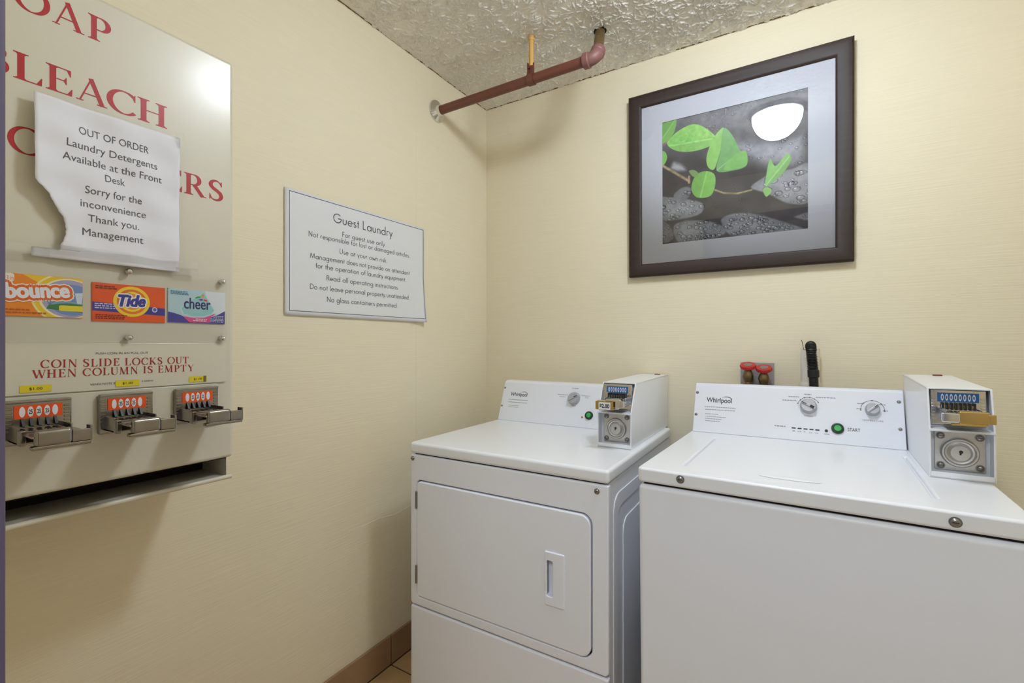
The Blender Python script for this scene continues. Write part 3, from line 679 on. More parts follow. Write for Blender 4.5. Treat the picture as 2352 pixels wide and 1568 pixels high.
def coin_slide(parent, M, w, h, n, strip_mat, body, reach, digits, off=0.0, tray_w=.7, name='coin_slide'):
    """A chrome coin chute: ribbed face, coloured strip of coin discs, slots and the push tongue. Front of the mount at y = 0."""
    m = MB(); m.box((-w / 2, -.010, 0), (w / 2, 0, h), r=.0028, M=M)
    m.box((-w / 2 + .001, -.0125, h - .004), (w / 2 - .001, -.002, h + .001), r=.0012, M=M)
    sw = w * .70                                                                       # strip width
    for sg in (-1, 1):
        for k in range(7):
            zz = h * .30 + k * h * .085; m.box((sg * (sw / 2 + w / 2) / 2 - .0045, -.0112, zz), (sg * (sw / 2 + w / 2) / 2 + .0045, -.009, zz + h * .045), r=.0006, seg=1, M=M)
    tw = w * tray_w; x0, x1 = -tw / 2 + off, tw / 2 + off
    zb, zt = h * .10, h * .46
    m.box((x0, -reach * .50, zb), (x0 + .0035, -.006, zt), r=.001, M=M); m.box((x1 - .0035, -reach * .50, zb), (x1, -.006, zt), r=.001, M=M)   # channel sides
    m.box((x0, -reach * .50, zb), (x1, -.006, zb + .004), r=.001, M=M)
    m.box((x0 + .003, -reach * .50, zt - .010), (x1 - .003, -.006, zt - .006), r=.0008, M=M)   # slide bed
    for k in range(5):
        xx = x0 + tw * (.16 + .17 * k); m.box((xx - .003, -reach * .46, zt - .0065), (xx + .003, -.02, zt - .005), r=.0006, seg=1, M=M)
    b = m.build(name, body, parent)
    m = MB()                                                                            # tongue: plate with bent lip and two ears
    m.box((x0 + .004, -reach, zt - .0115), (x1 + .006, -reach * .40, zt - .0085), r=.001, M=M)
    m.box((x0 + tw * .10, -reach - .004, zb + .001), (x1 - tw * .22, -reach + .008, zt + .001), r=.0055, seg=4, M=M)
    m.box((x1 - tw * .24, -reach - .003, zb + .003), (x1 + .009, -reach + .001, zt - .004), r=.0015, M=M)
    m.box((x1 + .006, -reach - .003, zb + .001), (x1 + .010, -reach + .014, zt + .001), r=.0012, M=M)
    m.box((x0 - .001, -reach * .62, zb - .001), (x0 + tw * .12, -reach * .50, zt - .003), r=.002, M=M)
    m.box((x0 + tw * .05, -reach - .004, zb - .003), (x1 + .008, -reach + .010, zb + .003), r=.0015, M=M)
    m.box((x0 + tw * .16, -reach + .001, zb + .003), (x1 - tw * .05, -reach + .006, zt - .013), mi=1, M=M)  # inset coloured as the dark reflection on the lip's lower half
    m.build('push_tongue', [body, dark_reflect], b)
    m = MB(); z0, z1 = h * .60, h * .90
    m.plate([(-sw / 2, z0), (sw / 2, z0), (sw / 2, z1), (-sw / 2, z1)], th=.001, y=-.0112, mi=0, M=M)
    for k in range(n):
        cx = -sw / 2 + sw * (k + .95) / (n + .9); m.flat(ell(cx, (z0 + z1) / 2, sw / n * .31, (z1 - z0) * .40, 20), -.0114, 1, M)
        if digits and 0 < k < n - 1: text(m, digits, cx, (z0 + z1) / 2 - (z1 - z0) * .17, (z1 - z0) * .34, -.0116, sw / n * .40, 'C', mi=2, M=M, offset=.02)
        if not digits: text(m, '0', cx, (z0 + z1) / 2 - (z1 - z0) * .22, (z1 - z0) * .44, -.0116, sw / n * .26, 'C', mi=2, M=M)
    m.build('coin_strip', [strip_mat, white_dot, black_ink], b)
    m = MB()
    for k in range(n):
        cx = -sw / 2 + sw * (k + .95) / (n + .9); q_ = .0016
        m.add([M @ Vector(p) for p in ((cx - q_, -.0116, z0), (cx + q_, -.0116, z0), (cx + q_ * 1.5, -.0185, zt - .002), (cx - q_ * .8, -.0185, zt - .002), (cx - q_, -.009, z0), (cx + q_, -.009, z0), (cx + q_ * 1.5, -.015, zt - .004), (cx - q_ * .8, -.015, zt - .004))],
              [(0, 3, 2, 1), (4, 5, 6, 7), (0, 4, 7, 3), (1, 2, 6, 5), (3, 7, 6, 2), (0, 1, 5, 4)])
    m.build('coin_slots', black_plastic, b)
    return b
for cx in (-1.7041, -1.5796, -1.4540):
    coin_slide(vend, VO @ Tm(cx, -.0022, 1.0780), .0865, .0745, 5, orange_card, worn_chrome, .112, '25', off=-.002, tray_w=.78)

# ------------------------------------------------------------------ packets behind the clear cover
def clip(poly, x0, z0, x1, z1):
    for ax, lim, sg in ((0, x0, 1), (0, x1, -1), (1, z0, 1), (1, z1, -1)):
        out = []
        for i in range(len(poly)):
            a, b = poly[i - 1], poly[i]; da, db = sg * (a[ax] - lim), sg * (b[ax] - lim)
            if (da < 0) != (db < 0): t_ = da / (da - db); out.append((a[0] + (b[0] - a[0]) * t_, a[1] + (b[1] - a[1]) * t_))
            if db >= 0: out.append(b)
        poly = out
        if not poly: return poly
    return poly
class Pack:
    def __init__(s, name, label, x0, x1, z0, z1, rgb, tilt=0):
        s.t = thing(name, label, 'detergent packet', V.M @ Tm(x0, -.0005, z0) @ Ry(R(tilt)), 'packets behind the clear cover'); s.w, s.h = x1 - x0, z1 - z0; s.mats = []; s.m = MB(); s.y = -.0020
        b = MB(); b.box((0, -.0020, 0), (s.w, 0, s.h), r=.0006); b.build('card', mat(name + '_base', rgb, .45), s.t)
    def ink(s, rgb):
        s.mats.append(mat('packet_ink', rgb, .45)); s.y -= .00006; return len(s.mats) - 1
    def poly(s, pts, rgb):                               # pts in units of the packet's width and height
        mi = s.ink(rgb); q_ = clip([(a * s.w, b * s.h) for a, b in pts], .0003, .0003, s.w - .0003, s.h - .0003)
        if len(q_) > 2: s.m.flat(q_, s.y, mi)
    def say(s, st, u_, v_, h, w, rgb, off=0, shear=0, al='L', rot=0):
        mi = s.ink(rgb)                                  # off: outline width, drawn by spreading the letters
        for k in range(12 if off else 1): text(s.m, st, u_ * s.w + off * s.h * math.cos(k * .5236) * bool(off), v_ * s.h + off * s.h * math.sin(k * .5236) * bool(off), h * s.h, s.y - 4e-6 * k, w * s.w, al, 'sans', mi, None, 0, shear, rot=rot)
    def fine(s, u0, u1, v_, h, rgb, seed): dashes(s.m, u0 * s.w, u1 * s.w, v_ * s.h, h * s.h, s.y - .00006, s.ink(rgb), seed=seed)
    def done(s): s.m.build('printing', s.mats, s.t, smooth=0)
p = Pack('detergent_packet', 'orange and yellow dryer sheet packet, leftmost behind the clear cover', -1.7560, -1.6432, 1.2968, 1.3690, (246, 140, 24))
p.poly([(0, .0), (1, 0), (1, 1), (0, 1)], (246, 142, 22)); p.poly([(.3, 1), (1, 1), (1, .55), (.5, .8)], (250, 206, 40))
cxu, cv = .82, .47
p.poly(ell(cxu, cv, .43, .62), (252, 236, 160)); p.poly(ell(cxu, cv, .40, .585), (244, 206, 36)); p.poly(ell(cxu + .01, cv, .355, .50), (250, 240, 200)); p.poly(ell(cxu + .02, cv, .335, .47), (176, 170, 206))
p.poly(ell(cxu + .05, cv - .03, .30, .39), (120, 150, 204)); p.poly([(.56, .20), (1, .14), (1, .37), (.60, .33)], (58, 128, 74)); p.poly([(.60, .30), (.8, .37), (1, .33), (1, .40), (.7, .41)], (130, 176, 200))
p.poly([(.90, .62), (1.0, .64), (.985, .36), (.93, .36)], (214, 224, 240)); p.poly(rrect(.71, .16, 1.06, .30, .03), (240, 222, 40))
p.poly(ell(.84, cv, .46, .66, 40, 150, 250) + [(.64, -.1)], (246, 142, 22)) if False else None
p.poly(rrect(-.1, .80, .215, 1.0, .05), (248, 240, 232)); p.say('3 in', .135, .84, .10, .07, (226, 120, 40))
for off, rgb in ((.105, (250, 240, 226)), (.078, (232, 104, 22)), (.020, (244, 244, 252))): p.say('bounce', .135, .42, .36, .70, rgb, off, rot=R(5))
p.fine(.12, .40, .14, .03, (190, 90, 20), 1); p.fine(.12, .58, .07, .03, (190, 90, 20), 2); p.done()
p = Pack('detergent_packet', 'bright orange detergent packet with a yellow ring and blue band', -1.6300, -1.5115, 1.2925, 1.3655, (240, 88, 20))
p.poly([(0, 0), (1, 0), (1, 1), (0, 1)], (238, 88, 18)); p.poly([(0, .27), (1, .20), (1, .41), (0, .50)], (58, 52, 150))
a_ = p.h / p.w
for r_, rgb in ((.41, (252, 216, 40)), (.335, (240, 120, 24)), (.27, (252, 222, 60)), (.215, (244, 150, 30))): p.poly(ell(.52, .55, r_ * a_ , r_, 44), rgb)
p.say('ULTRA', .40, .74, .06, .10, (60, 56, 150))
for off, rgb in ((.050, (246, 246, 250)), (.020, (58, 52, 150))): p.say('Tide', .345, .42, .31, .36, rgb, off, .28, rot=R(2))
for k in range(3): p.fine(.03, .30 if k < 2 else .33, .44 - k * .055, .028, (214, 206, 240), 20 + k); p.fine(.04, .45 - k * .02, .15 - k * .045, .026, (130, 30, 10), 30 + k)
p.fine(.04, .30, .90, .028, (120, 40, 16), 33); p.fine(.04, .32, .85, .028, (120, 40, 16), 34)
p.poly(ell(.84, .36, .040, .075), (206, 204, 236)); p.poly(ell(.84, .365, .024, .045), (90, 84, 180)); p.done()
p = Pack('detergent_packet', 'pale blue and violet detergent packet, right beside the orange one', -1.5068, -1.3925, 1.2945, 1.3672, (196, 222, 230), .4)
p.poly([(0, 0), (1, 0), (1, 1), (0, 1)], (186, 216, 226)); p.poly([(.62, 1), (1, 1), (1, .3), (.78, .3)], (226, 234, 242))
p.poly([(0, 0), (1, 0), (1, .42), (.86, .28), (.6, .10), (.36, .08), (.22, .22), (.10, .28), (0, .31)], (70, 66, 160))
p.poly([(.60, .98), (.52, .85), (.28, .60), (.20, .42), (.24, .26), (.38, .19), (.60, .20), (.76, .28), (.81, .42), (.74, .62)], (206, 230, 232))
p.poly([(.60, .95), (.52, .83), (.29, .59), (.22, .42), (.26, .28), (.39, .21), (.60, .22), (.74, .30), (.79, .42), (.72, .61)], (156, 208, 212))
p.poly([(.24, .20), (.42, .16), (.62, .18), (.84, .34), (.72, .18), (.72, .04), (.36, .02)], (232, 78, 146)); p.say('cheer', .265, .43, .34, .46, (58, 34, 110), .006)
p.poly([(.575, .90), (.61, .86), (.60, .79), (.57, .80)], (244, 150, 50)); p.poly([(.44, .76), (.50, .82), (.57, .81), (.52, .77), (.47, .75)], (70, 168, 70)); p.poly([(.50, .72), (.57, .75), (.60, .71), (.55, .69)], (120, 60, 160)); p.poly([(.60, .74), (.66, .73), (.67, .68), (.61, .69)], (222, 50, 90))
for k in range(3): p.fine(.04, .34, .91 - k * .04, .024, (90, 140, 170), 50 + k)
for k in range(5): p.fine(.72 if k > 1 else .78, .98, .23 - k * .044, .022, (206, 206, 236), 60 + k)
p.fine(.46, .66, .115, .026, (250, 220, 236), 70); p.fine(.42, .66, .065, .026, (250, 220, 236), 71); p.done()

# ------------------------------------------------------------------ torn out-of-order notice taped over the lettering
t = thing('paper_notice', 'torn white out-of-order paper taped over the red lettering of the beige machine', 'paper notice', V.M @ Tm(-1.600, -.0095, 1.400))
LB = [(1.4010, -1.7127), (1.4170, -1.7127), (1.4174, -1.6770), (1.430, -1.6745), (1.4440, -1.6705), (1.4560, -1.6697), (1.4660, -1.6715), (1.4745, -1.6735), (1.4830, -1.6800), (1.4930, -1.6850), (1.5080, -1.6920), (1.5190, -1.6995), (1.5250, -1.7070), (1.5320, -1.7108), (1.540, -1.7112), (1.600, -1.7114), (1.6817, -1.7116)]
def left(z): return float(np.interp(z, [a for a, b in LB], [b for a, b in LB]))
def top_z(x): return 1.6830 + .0015 * (x + 1.71) / .22
def curl(X, Z):
    xw, zw = X - 1.600, Z + 1.400
    a = max(0, min(1, (-1.640 - xw) / .07)); b = max(0, min(1, (zw - 1.415) / .06)) * max(.25, min(1, (1.76 - zw) / .12))
    return -.0115 * a ** 1.2 * b - .0012 * (1 + math.sin(xw * 70 + zw * 30)) - .0010 * (1 + math.sin(zw * 95 + xw * 20)) - .002 * max(0, min(1, (zw - 1.66) / .02)) * max(0, min(1, (xw + 1.50) / .01))
zs = sorted(set([a for a, b in LB] + list(np.linspace(1.401, 1.6817, 64)))); vs, fs = [], []; nc = 40
for z in zs:
    jag = rng.normal(0, .0006) if 1.418 < z < 1.528 else 0
    xl, xr = left(z) + jag, -1.4882 - .0017 * (1.6817 - z) / .28
    for i in range(nc + 1):
        x = xl + (xr - xl) * i / nc; Z = z + (.0035 * (x + 1.7116) / .2234 if z > 1.68 else 0); vs.append((x + 1.600, curl(x + 1.600, Z - 1.400), Z - 1.400))
for j in range(len(zs) - 1):
    for i in range(nc): k = j * (nc + 1) + i; fs.append((k, k + 1, k + nc + 2, k + nc + 1))
m = MB(); m.add(vs, fs); o = m.build('sheet', paper_white, t, smooth=180); md = o.modifiers.new('thickness', 'SOLIDIFY'); md.thickness = .0003; md.offset = 1
m = MB(); wp = lambda x, z: curl(x, z) - .0007
N_ = lambda s, xl, xr, z, h=.0142: text(m, s, xl + 1.600, z - 1.400, h, 0, xr - xl, 'L', 'sans', warp=wp)
N_('OUT OF ORDER', -1.6517, -1.5436, 1.6330); N_('Laundry Detergents', -1.6690, -1.5290, 1.6050); N_('Available at the Front', -1.6745, -1.5215, 1.5795); N_('Desk', -1.6135, -1.5825, 1.5565)
N_('Sorry for the', -1.6425, -1.5560, 1.5275); N_('inconvenience', -1.6490, -1.5485, 1.5015); N_('Thank you.', -1.6385, -1.5600, 1.4755); N_('Management', -1.6460, -1.5530, 1.4495)
m.build('lettering', grey_ink, t, smooth=0)
for (x0, x1, z0, z1, a, yy) in ((-1.7590, -1.6900, 1.4020, 1.4200, 0, -.0035), (-1.6900, -1.4550, 1.4080, 1.4260, .5, -.0060), (-1.4960, -1.4530, 1.3950, 1.4120, 2, -.0030), (-1.4960, -1.4790, 1.6640, 1.6960, 12, -.0062)):
    cx, cz = (x0 + x1) / 2, (z0 + z1) / 2; m = MB()
    m.box((-(x1 - x0) / 2, -.0002, -(z1 - z0) / 2), ((x1 - x0) / 2, 0, (z1 - z0) / 2), M=Tm(cx + 1.600, yy, cz - 1.400) @ Ry(R(-a))); m.build('tape_strip', tape, t, smooth=0)

# ------------------------------------------------------------------ the two machines
def screw(parent, M, r=.0065, name='screw', m_=None):
    m = MB(); m.lathe([(r, 0), (r * .95, r * .35), (r * .7, r * .6), (r * .35, r * .68), (0, r * .7)], 20, M=M @ Rx(R(90))); m.lathe([(r * 1.25, 0), (r * 1.25, r * .12), (r, r * .14)], 20, M=M @ Rx(R(90)))
    m.box((-r * .6, -r * .73, -r * .08), (r * .6, -r * .6, r * .08), mi=1, M=M); return m.build(name, [m_ or steel, dark_fill], parent)
def wordmark(mb, x, z, h, w, y, mi):
    text(mb, 'Whirlpool', x, z, h, y, w, 'L', 'sans', mi, offset=.012)
    for r_, a0, a1 in ((1.0, 20, 150), (.86, 5, 120)):
        pv, pf = strip(arc(x + w * .80, z + h * .62, w * .20 * r_, h * .66 * r_, a0, a1, 16), lambda t, u: h * .05); mb.add([(a, y, b) for a, b in pv], [f[::-1] for f in pf], mi)
def knob(parent, M, r, ang, name='knob'):
    m = MB(); m.lathe([(r, 0), (r, .004), (r * .94, .014), (r * .80, .018), (0, .0185)], 36, M=M @ Rx(R(90)))
    m.box((-r * .16, -.0225, -r * .92), (r * .16, -.016, r * .92), r=.0015, M=M @ Ry(R(ang)))
    m.box((-r * .05, -.0235, r * .25), (r * .05, -.0222, r * .88), mi=1, M=M @ Ry(R(ang)))
    return m.build(name, [knob_grey, black_ink], parent)
def start_button(parent, M, r):
    m = MB(); m.lathe([(r, 0), (r, .004), (r * .9, .007), (r * .68, .0075), (r * .66, .004), (0, .004)], 36, mi=0, M=M @ Rx(R(90)))
    m.lathe([(r * .62, .003), (r * .60, .0075), (r * .50, .0092), (0, .0098)], 32, mi=1, M=M @ Rx(R(90))); return m.build('start_button', [green_dark, green_btn], parent)
def console_frame(F, base_l, top_l):
    """A frame on the sloping face of a console, from its lower left and upper left corners (local)."""
    z = (Vector((base_l.x, top_l.y, top_l.z)) - base_l); ln = z.length; z.normalize(); x = Vector((1, 0, 0)); y = z.cross(x)
    M = Matrix((( x.x, y.x, z.x, base_l.x), (x.y, y.y, z.y, base_l.y), (x.z, y.z, z.z, base_l.z), (0, 0, 0, 1)))
    return M, Frame(F.M @ M), ln
def coin_box(parent, F, x0, x1, yb, z0, zm, yt, zt, y1, strip_m, tongue_m, reach, tag_text=None, bright=steel, lean=0):
    """A white steel coin box: leaning upper opening with the coin chute, upright lower opening with the lock."""
    m = MB(); th = .004
    prof = [(yb, z0), (yb, zm), (yt, zt), (y1, zt + lean), (y1, z0)]
    m.prism(prof, x0, x0 + th, r=.0012); m.prism(prof, x1 - th, x1, r=.0012)
    m.prism([(yt, zt), (yt, zt - .004), (y1, zt + lean - .004), (y1, zt + lean)], x0, x1, r=.0012)
    m.box((x0, y1 - .004, z0), (x1, y1, zt + lean), r=.001)
    m.box((x0 + .001, yb - .006, zm - .003), (x1 - .001, yb + .10, zm + .002), r=.001)                 # shelf between the openings
    m.box((x0 + .001, yb, z0), (x1 - .001, yb + .06, z0 + .004), r=.001); m.box((x0 + .001, yb, z0), (x1 - .001, yb + .003, z0 + .014), r=.001)
    sl = (yt - yb) / (zt - zm)
    m.prism([(yb + .036, zm), (yt + .036, zt - .003), (yt + .040, zt - .003), (yb + .040, zm)], x0 + .002, x1 - .002)
    m.box((x0 + .002, yb + .030, z0), (x1 - .002, yb + .034, zm))
    m.box(((x0 + x1) / 2 + .01, y1 - .03, zt + lean - .002), ((x0 + x1) / 2 + .03, y1 - .012, zt + lean + .003), r=.001, mi=1)
    b = m.build('coin_box', [enamel, pipe_paint], parent)
    cx = (x0 + x1) / 2; w = x1 - x0
    Mc = Tm(cx, yb + .036 + sl * .006, zm + .008); h = (zt - zm) * .86
    cs = coin_slide_flat(b, Mc, w * .86, h, 8, strip_m, tongue_m, reach)
    m = MB(); zc = (z0 + zm) / 2; lx0, lx1, lz0, lz1 = x0 + w * .12, x1 - w * .10, z0 + .016, zm - .006
    m.box((lx0, yb + .024, lz0), (lx1, yb + .031, lz1), r=.0015); m.build('lock_plate', chrome_dull, b)
    m = MB(); r = min(w * .30, (zm - z0) * .34); Q = Tm(cx, yb + .024, zc + .003) @ Rx(R(90))
    m.lathe([(r, -.001), (r, .006), (r * .93, .010), (r * .84, .010), (r * .76, .005), (r * .66, .004), (r * .58, .009), (r * .50, .012), (r * .2, .012), (0, .012)], 40, M=Q)
    m.box((-.0016, -.0128, -.004), (.0016, -.0118, .006), mi=1, M=Tm(cx, yb + .024, zc + .003)); m.lathe([(.0036, 0), (.0036, .0126), (0, .0127)], 16, mi=1, M=Tm(cx + .001, yb + .024, zc + .006) @ Rx(R(90)))
    m.build('lock', [chrome_dull, black_ink], b)
    for sx, sz in ((0, 0), (1, 0), (0, 1), (1, 1)):
        screw(b, Tm(lx0 + .010 + sx * (lx1 - lx0 - .020), yb + .0235, lz0 + .010 + sz * (lz1 - lz0 - .020)), .0066)
    if tag_text:
        m = MB(); M_ = Mc @ Tm(-w * .10, -reach - .0125, h * .10)
        m.box((-.0290, -.002, 0), (.0290, 0, .0260), r=.001, mi=0, M=M_); m.plate([(-.0180, .0015), (.0200, .0015), (.0200, .0235), (-.0180, .0235)], th=.0004, y=-.0025, mi=1, M=M_)
        text(m, tag_text, .001, .0065, .0125, -.0032, .0320, 'C', mi=2, M=M_, offset=.03); m.build('price_tag', [brass, card_white, black_ink], b)
    return b
def coin_slide_flat(parent, M, w, h, n, strip_mat, body, reach):
    return coin_slide_sub(parent, M, w, h, n, strip_mat, body, reach)
def coin_slide_sub(parent, M, w, h, n, strip_mat, body, reach):
    """The chute of a coin box as one mesh (its box is already a part)."""
    m = MB(); sw = w * .74; z0, z1 = h * .66, h * .92; zb, zt = h * .14, h * .50
    m.box((-w / 2, -.006, 0), (w / 2, 0, h), r=.002, mi=0, M=M)
    for sg in (-1, 1):
        for k in range(8): m.box((sg * w * .44 - .004, -.0072, h * .15 + k * h * .085), (sg * w * .44 + .004, -.005, h * .15 + k * h * .085 + h * .045), r=.0005, seg=1, mi=0, M=M)
    m.plate([(-sw / 2, z0), (sw / 2, z0), (sw / 2, z1), (-sw / 2, z1)], th=.001, y=-.0072, mi=1, M=M)
    for k in range(n):
        cx = -sw / 2 + sw * (k + 1.1) / (n + 1.2); m.flat(ell(cx, (z0 + z1) / 2, sw / n * .30, (z1 - z0) * .38, 18), -.0074, 2, M); m.flat(ell(cx, (z0 + z1) / 2, sw / n * .14, (z1 - z0) * .20, 14), -.0076, 1, M)
        q_ = .0019; m.box((cx - q_, -.016, zt - .004), (cx + q_, -.006, z0 - .001), mi=3, M=M); m.box((cx - q_ * 1.6, -.0135, zt - .001), (cx + q_ * 1.8, -.0115, (zt + z0) / 2), mi=0, M=M)
    tw = w * .66; x0, x1 = -tw / 2 + .003, tw / 2 + .003
    m.box((x0, -reach * .62, zb), (x0 + .004, -.004, zt), r=.001, mi=0, M=M); m.box((x1 - .004, -reach * .62, zb), (x1, -.004, zt), r=.001, mi=0, M=M)
    m.box((x0, -reach * .62, zt - .011), (x1, -.004, zt - .006), r=.001, mi=0, M=M); m.box((x0, -reach * .62, zb), (x1, -.004, zb + .003), r=.001, mi=0, M=M)
    m.box((x0 + .003, -reach, zt - .012), (x1 - .003, -reach * .5, zt - .008), r=.001, mi=4, M=M)
    m.box((x0 + tw * .26, -reach - .003, zb + .002), (x1 + .002, -reach + .006, zt + .001), r=.003, mi=4, M=M)
    m.box((x1, -reach - .003, zb + .005), (x1 + .012, -reach + .012, zt - .004), r=.0015, mi=4, M=M); m.box((x0 - .012, -reach - .003, zb + .005), (x0 + tw * .30, -reach + .012, zt - .004), r=.003, mi=0, M=M)
    m.box((x0 + .004, -reach - .004, zb - .001), (x1 - .004, -reach + .006, zb + .003), r=.001, mi=4, M=M)
    return m.build('coin_slide', [chrome, strip_mat, white_dot, black_plastic, body], parent)

# ---- dryer
ZD = .912
o_ = WORLD.hit((943, 1014), 2, ZD)
D = Frame(Tm(o_.x, o_.y, 0) @ Rz(R(.6)))
dry = thing('dryer', 'white coin-operated dryer with a wide front door, left of the two machines', 'dryer', D.M)
WD = (D.hit((1398, 1080), 2, ZD)).x
dep = min(D.hit((1532, 981), 2, ZD).y, (-o_.y) - .03)
za = (D.hit((944, 1039.5), 1, 0).z + D.hit((1390, 1112), 1, 0).z) / 2        # underside of the top
zs = (D.hit((943, 1385), 1, 0).z + D.hit((1390, 1557), 1, 0).z) / 2          # seam above the toe panel
print('DRYER', o_, 'W', WD, 'depth', dep, 'apron', za, 'seam', zs)
dl, dr = D.hit((959, 1236), 1, 0).x, D.hit((1357, 1350), 1, 0).x
dt = (D.hit((958, 1104), 1, 0).z + D.hit((1350, 1183), 1, 0).z) / 2; db = (D.hit((965, 1370), 1, 0).z + D.hit((1345, 1508), 1, 0).z) / 2
print('door', dl, dr, dt, db)
m = MB(); m.box((.004, .020, .015), (WD - .004, dep, za - .002), r=.004)
sd = Frame(D.M @ Tm(WD - .004, 0, 0) @ Rz(R(90)))                             # right side: x runs to the back
ms = Tm(WD - .004, 0, 0) @ Rz(R(90))
m.plate(rrect(.050, .06, dep - .03, za - .045, .05), [rrect(.085, .10, dep - .065, za - .085, .04)], th=.0032, bev=.0015, y=-.0027, M=ms)
m.plate(rrect(.135, .15, dep - .11, za - .135, .04), th=.0032, bev=.0015, y=-.0027, M=ms)
m.box((dl - .012, .0186, db - .012), (dr + .012, .0200, dt + .012), mi=1); m.box((.012, .012, za - .006), (WD - .012, .06, za + .004), mi=1); m.box((.012, .010, zs - .008), (WD - .012, .022, zs + .008), mi=1)  # dark sheets paint the shade in the door, top and toe gaps
m.build('cabinet', [enamel, dark_fill], dry)
m = MB(); m.box((-.002, -.002, za), (WD + .002, dep, ZD), r=.010, seg=4); m.build('top', enamel, dry)
rad = [.012, .030, .030, .014]
m = MB(); m.plate(rrect(0, zs + .002, WD, za - .004, [.012, .012, .004, .004]), [rrect(dl - .003, db - .003, dr + .003, dt + .0035, rad)], th=.020, bev=.005, y=0); m.build('front_panel', enamel_front, dry)
m = MB(); m.box((0, 0, .075), (WD, .020, zs - .003), r=.006, seg=3); m.build('toe_panel', enamel_front, dry)
m = MB(); m.box((.01, .02, .0), (WD - .01, dep - .02, .075)); m.build('plinth', black_plastic, dry)
hx0, hx1 = D.hit((1253, 1325), 1, 0).x, D.hit((1298, 1330), 1, 0).x; hz0, hz1 = D.hit((1275, 1392), 1, 0).z, D.hit((1275, 1268), 1, 0).z
rx0, rx1 = D.hit((1257, 1325), 1, 0).x, D.hit((1272, 1330), 1, 0).x; rz0, rz1 = D.hit((1264, 1368), 1, 0).z, D.hit((1264, 1285), 1, 0).z
m = MB(); m.plate(rrect(dl, db, dr, dt, rad), [rrect(rx0, rz0, rx1, rz1, .004)], th=.019, bev=.004, y=-.0035); door = m.build('door', enamel_front, dry)
m = MB(); m.plate(rrect(hx0, hz0, hx1, hz1, .004), [rrect(rx0 + .001, rz0 + .001, rx1 - .001, rz1 - .001, .004)], th=.006, bev=.0025, y=-.0070)
m.box((rx0 - .003, .014, rz0 - .003), (rx1 + .003, .017, rz1 + .003)); m.box((rx0 - .002, -.001, rz0 - .004), (rx0 + .000, .016, rz1 + .004)); m.box((rx1, -.001, rz0 - .004), (rx1 + .002, .016, rz1 + .004))
m.build('handle', enamel_front, door)
for p, q_ in (((957, 1128), (957, 1166)), ((957, 1297), (957, 1337))):
    a, b = D.hit(p, 1, 0), D.hit(q_, 1, 0); m = MB(); m.cyl((dl - .003, -.003, b.z), (dl - .003, -.003, a.z), .0042, 14); m.box((dl - .008, -.002, b.z + .006), (dl + .001, .002, a.z - .006)); m.build('hinge', steel, door)
for p in ((948, 1052), (1371, 1128)): a = D.hit(p, 1, 0); screw(dry, Tm(max(a.x, .009), -.0005, a.z), .0062)
cl = D.hit((1143, 963), 2, ZD); cl.x = max(cl.x, .0); ct = D.hit((1160, 877), 0, cl.x)
b4 = D.hit((1450, 1034), 2, ZD)
print('console', cl, ct, 'coinbox', b4)
CM, CF, cln = console_frame(D, cl, ct)
bx0_ = D.hit((1372, 1010), 1, b4.y).x; cxe = bx0_
yback = min(dep - .004, ct.y + .055)
m = MB(); yb_ = min(yback, -o_.y - .02); m.prism([(cl.y, ZD), (ct.y, ct.z), (ct.y + .012, ct.z + .008), (yb_, ct.z + .008), (yb_, ZD)], cl.x, cxe, r=.003); con = m.build('console', console_white, dry)
m = MB(); e = -.0006; P_ = lambda p: CF.hit(p, 1, 0)
a, b = P_((1173, 906)), P_((1211, 908)); wordmark(m, a.x, a.z - .004, .0165, b.x - a.x, e, 0)
m.build('wordmark', mat('console_ink', (66, 66, 72), .5), con, M=CM)
for k, (p, q_, hgt) in enumerate((((1168, 917), (1212, 921), .0022), ((1168, 923), (1212, 926), .0022), ((1168, 930), (1192, 932), .0018), ((1168, 934), (1190, 936), .0018), ((1281, 906), (1306, 907), .0022), ((1286, 911), (1299, 912), .002), ((1336, 909), (1355, 911), .0022), ((1344, 914), (1352, 915), .002), ((1314, 892), (1329, 893), .0026), ((1312, 932), (1322, 933), .003))):
    a, b = P_(p), P_(q_); m = MB(); dashes(m, a.x, b.x, a.z, hgt, e, seed=80 + k); m.build('small_print', pale_ink, con, M=CM)
m = MB(); k_ = P_((1319, 916)); pv, pf = strip(arc(k_.x, k_.z, .0275, .0275, 20, 160), lambda t, u: .0012); m.add([(x, e, z) for x, z in pv], [f[::-1] for f in pf])
m.build('dial_mark', pale_ink, con, M=CM)
kr = abs(P_((1332, 917)).x - P_((1306, 915)).x) / 2
o = knob(con, Tm(k_.x, 0, k_.z), kr, 60); o.matrix_local = CM
a = P_((1353, 954)); r = abs(P_((1362, 955)).x - P_((1344, 953)).x) / 2; o = start_button(con, Tm(a.x, 0, a.z), r); o.matrix_local = CM
a = P_((1337, 958)); m = MB(); m.lathe([(.004, 0), (.0035, .002), (0, .0025)], 14, M=Tm(a.x, 0, a.z) @ Rx(R(90))); m.build('indicator_light', sticker_dot, con, M=CM)
for p in ((1160.5, 890), (1153, 931)): a = P_(p); screw(con, CM @ Tm(a.x, 0, a.z), .0036)
bt = D.hit((1451, 951), 1, b4.y); tp = D.hit((1461, 880), 0, b4.x); bk = D.hit((1533.7, 860), 0, b4.x)
print('box mid', bt, 'top', tp, 'back', bk)
y1 = min(bk.y, -o_.y - .012)
coin_box(dry, D, bx0_, b4.x, b4.y, ZD + .0005, bt.z, tp.y, tp.z, y1, blue_card, chrome, .085, '$2.00', lean=bk.z - tp.z)

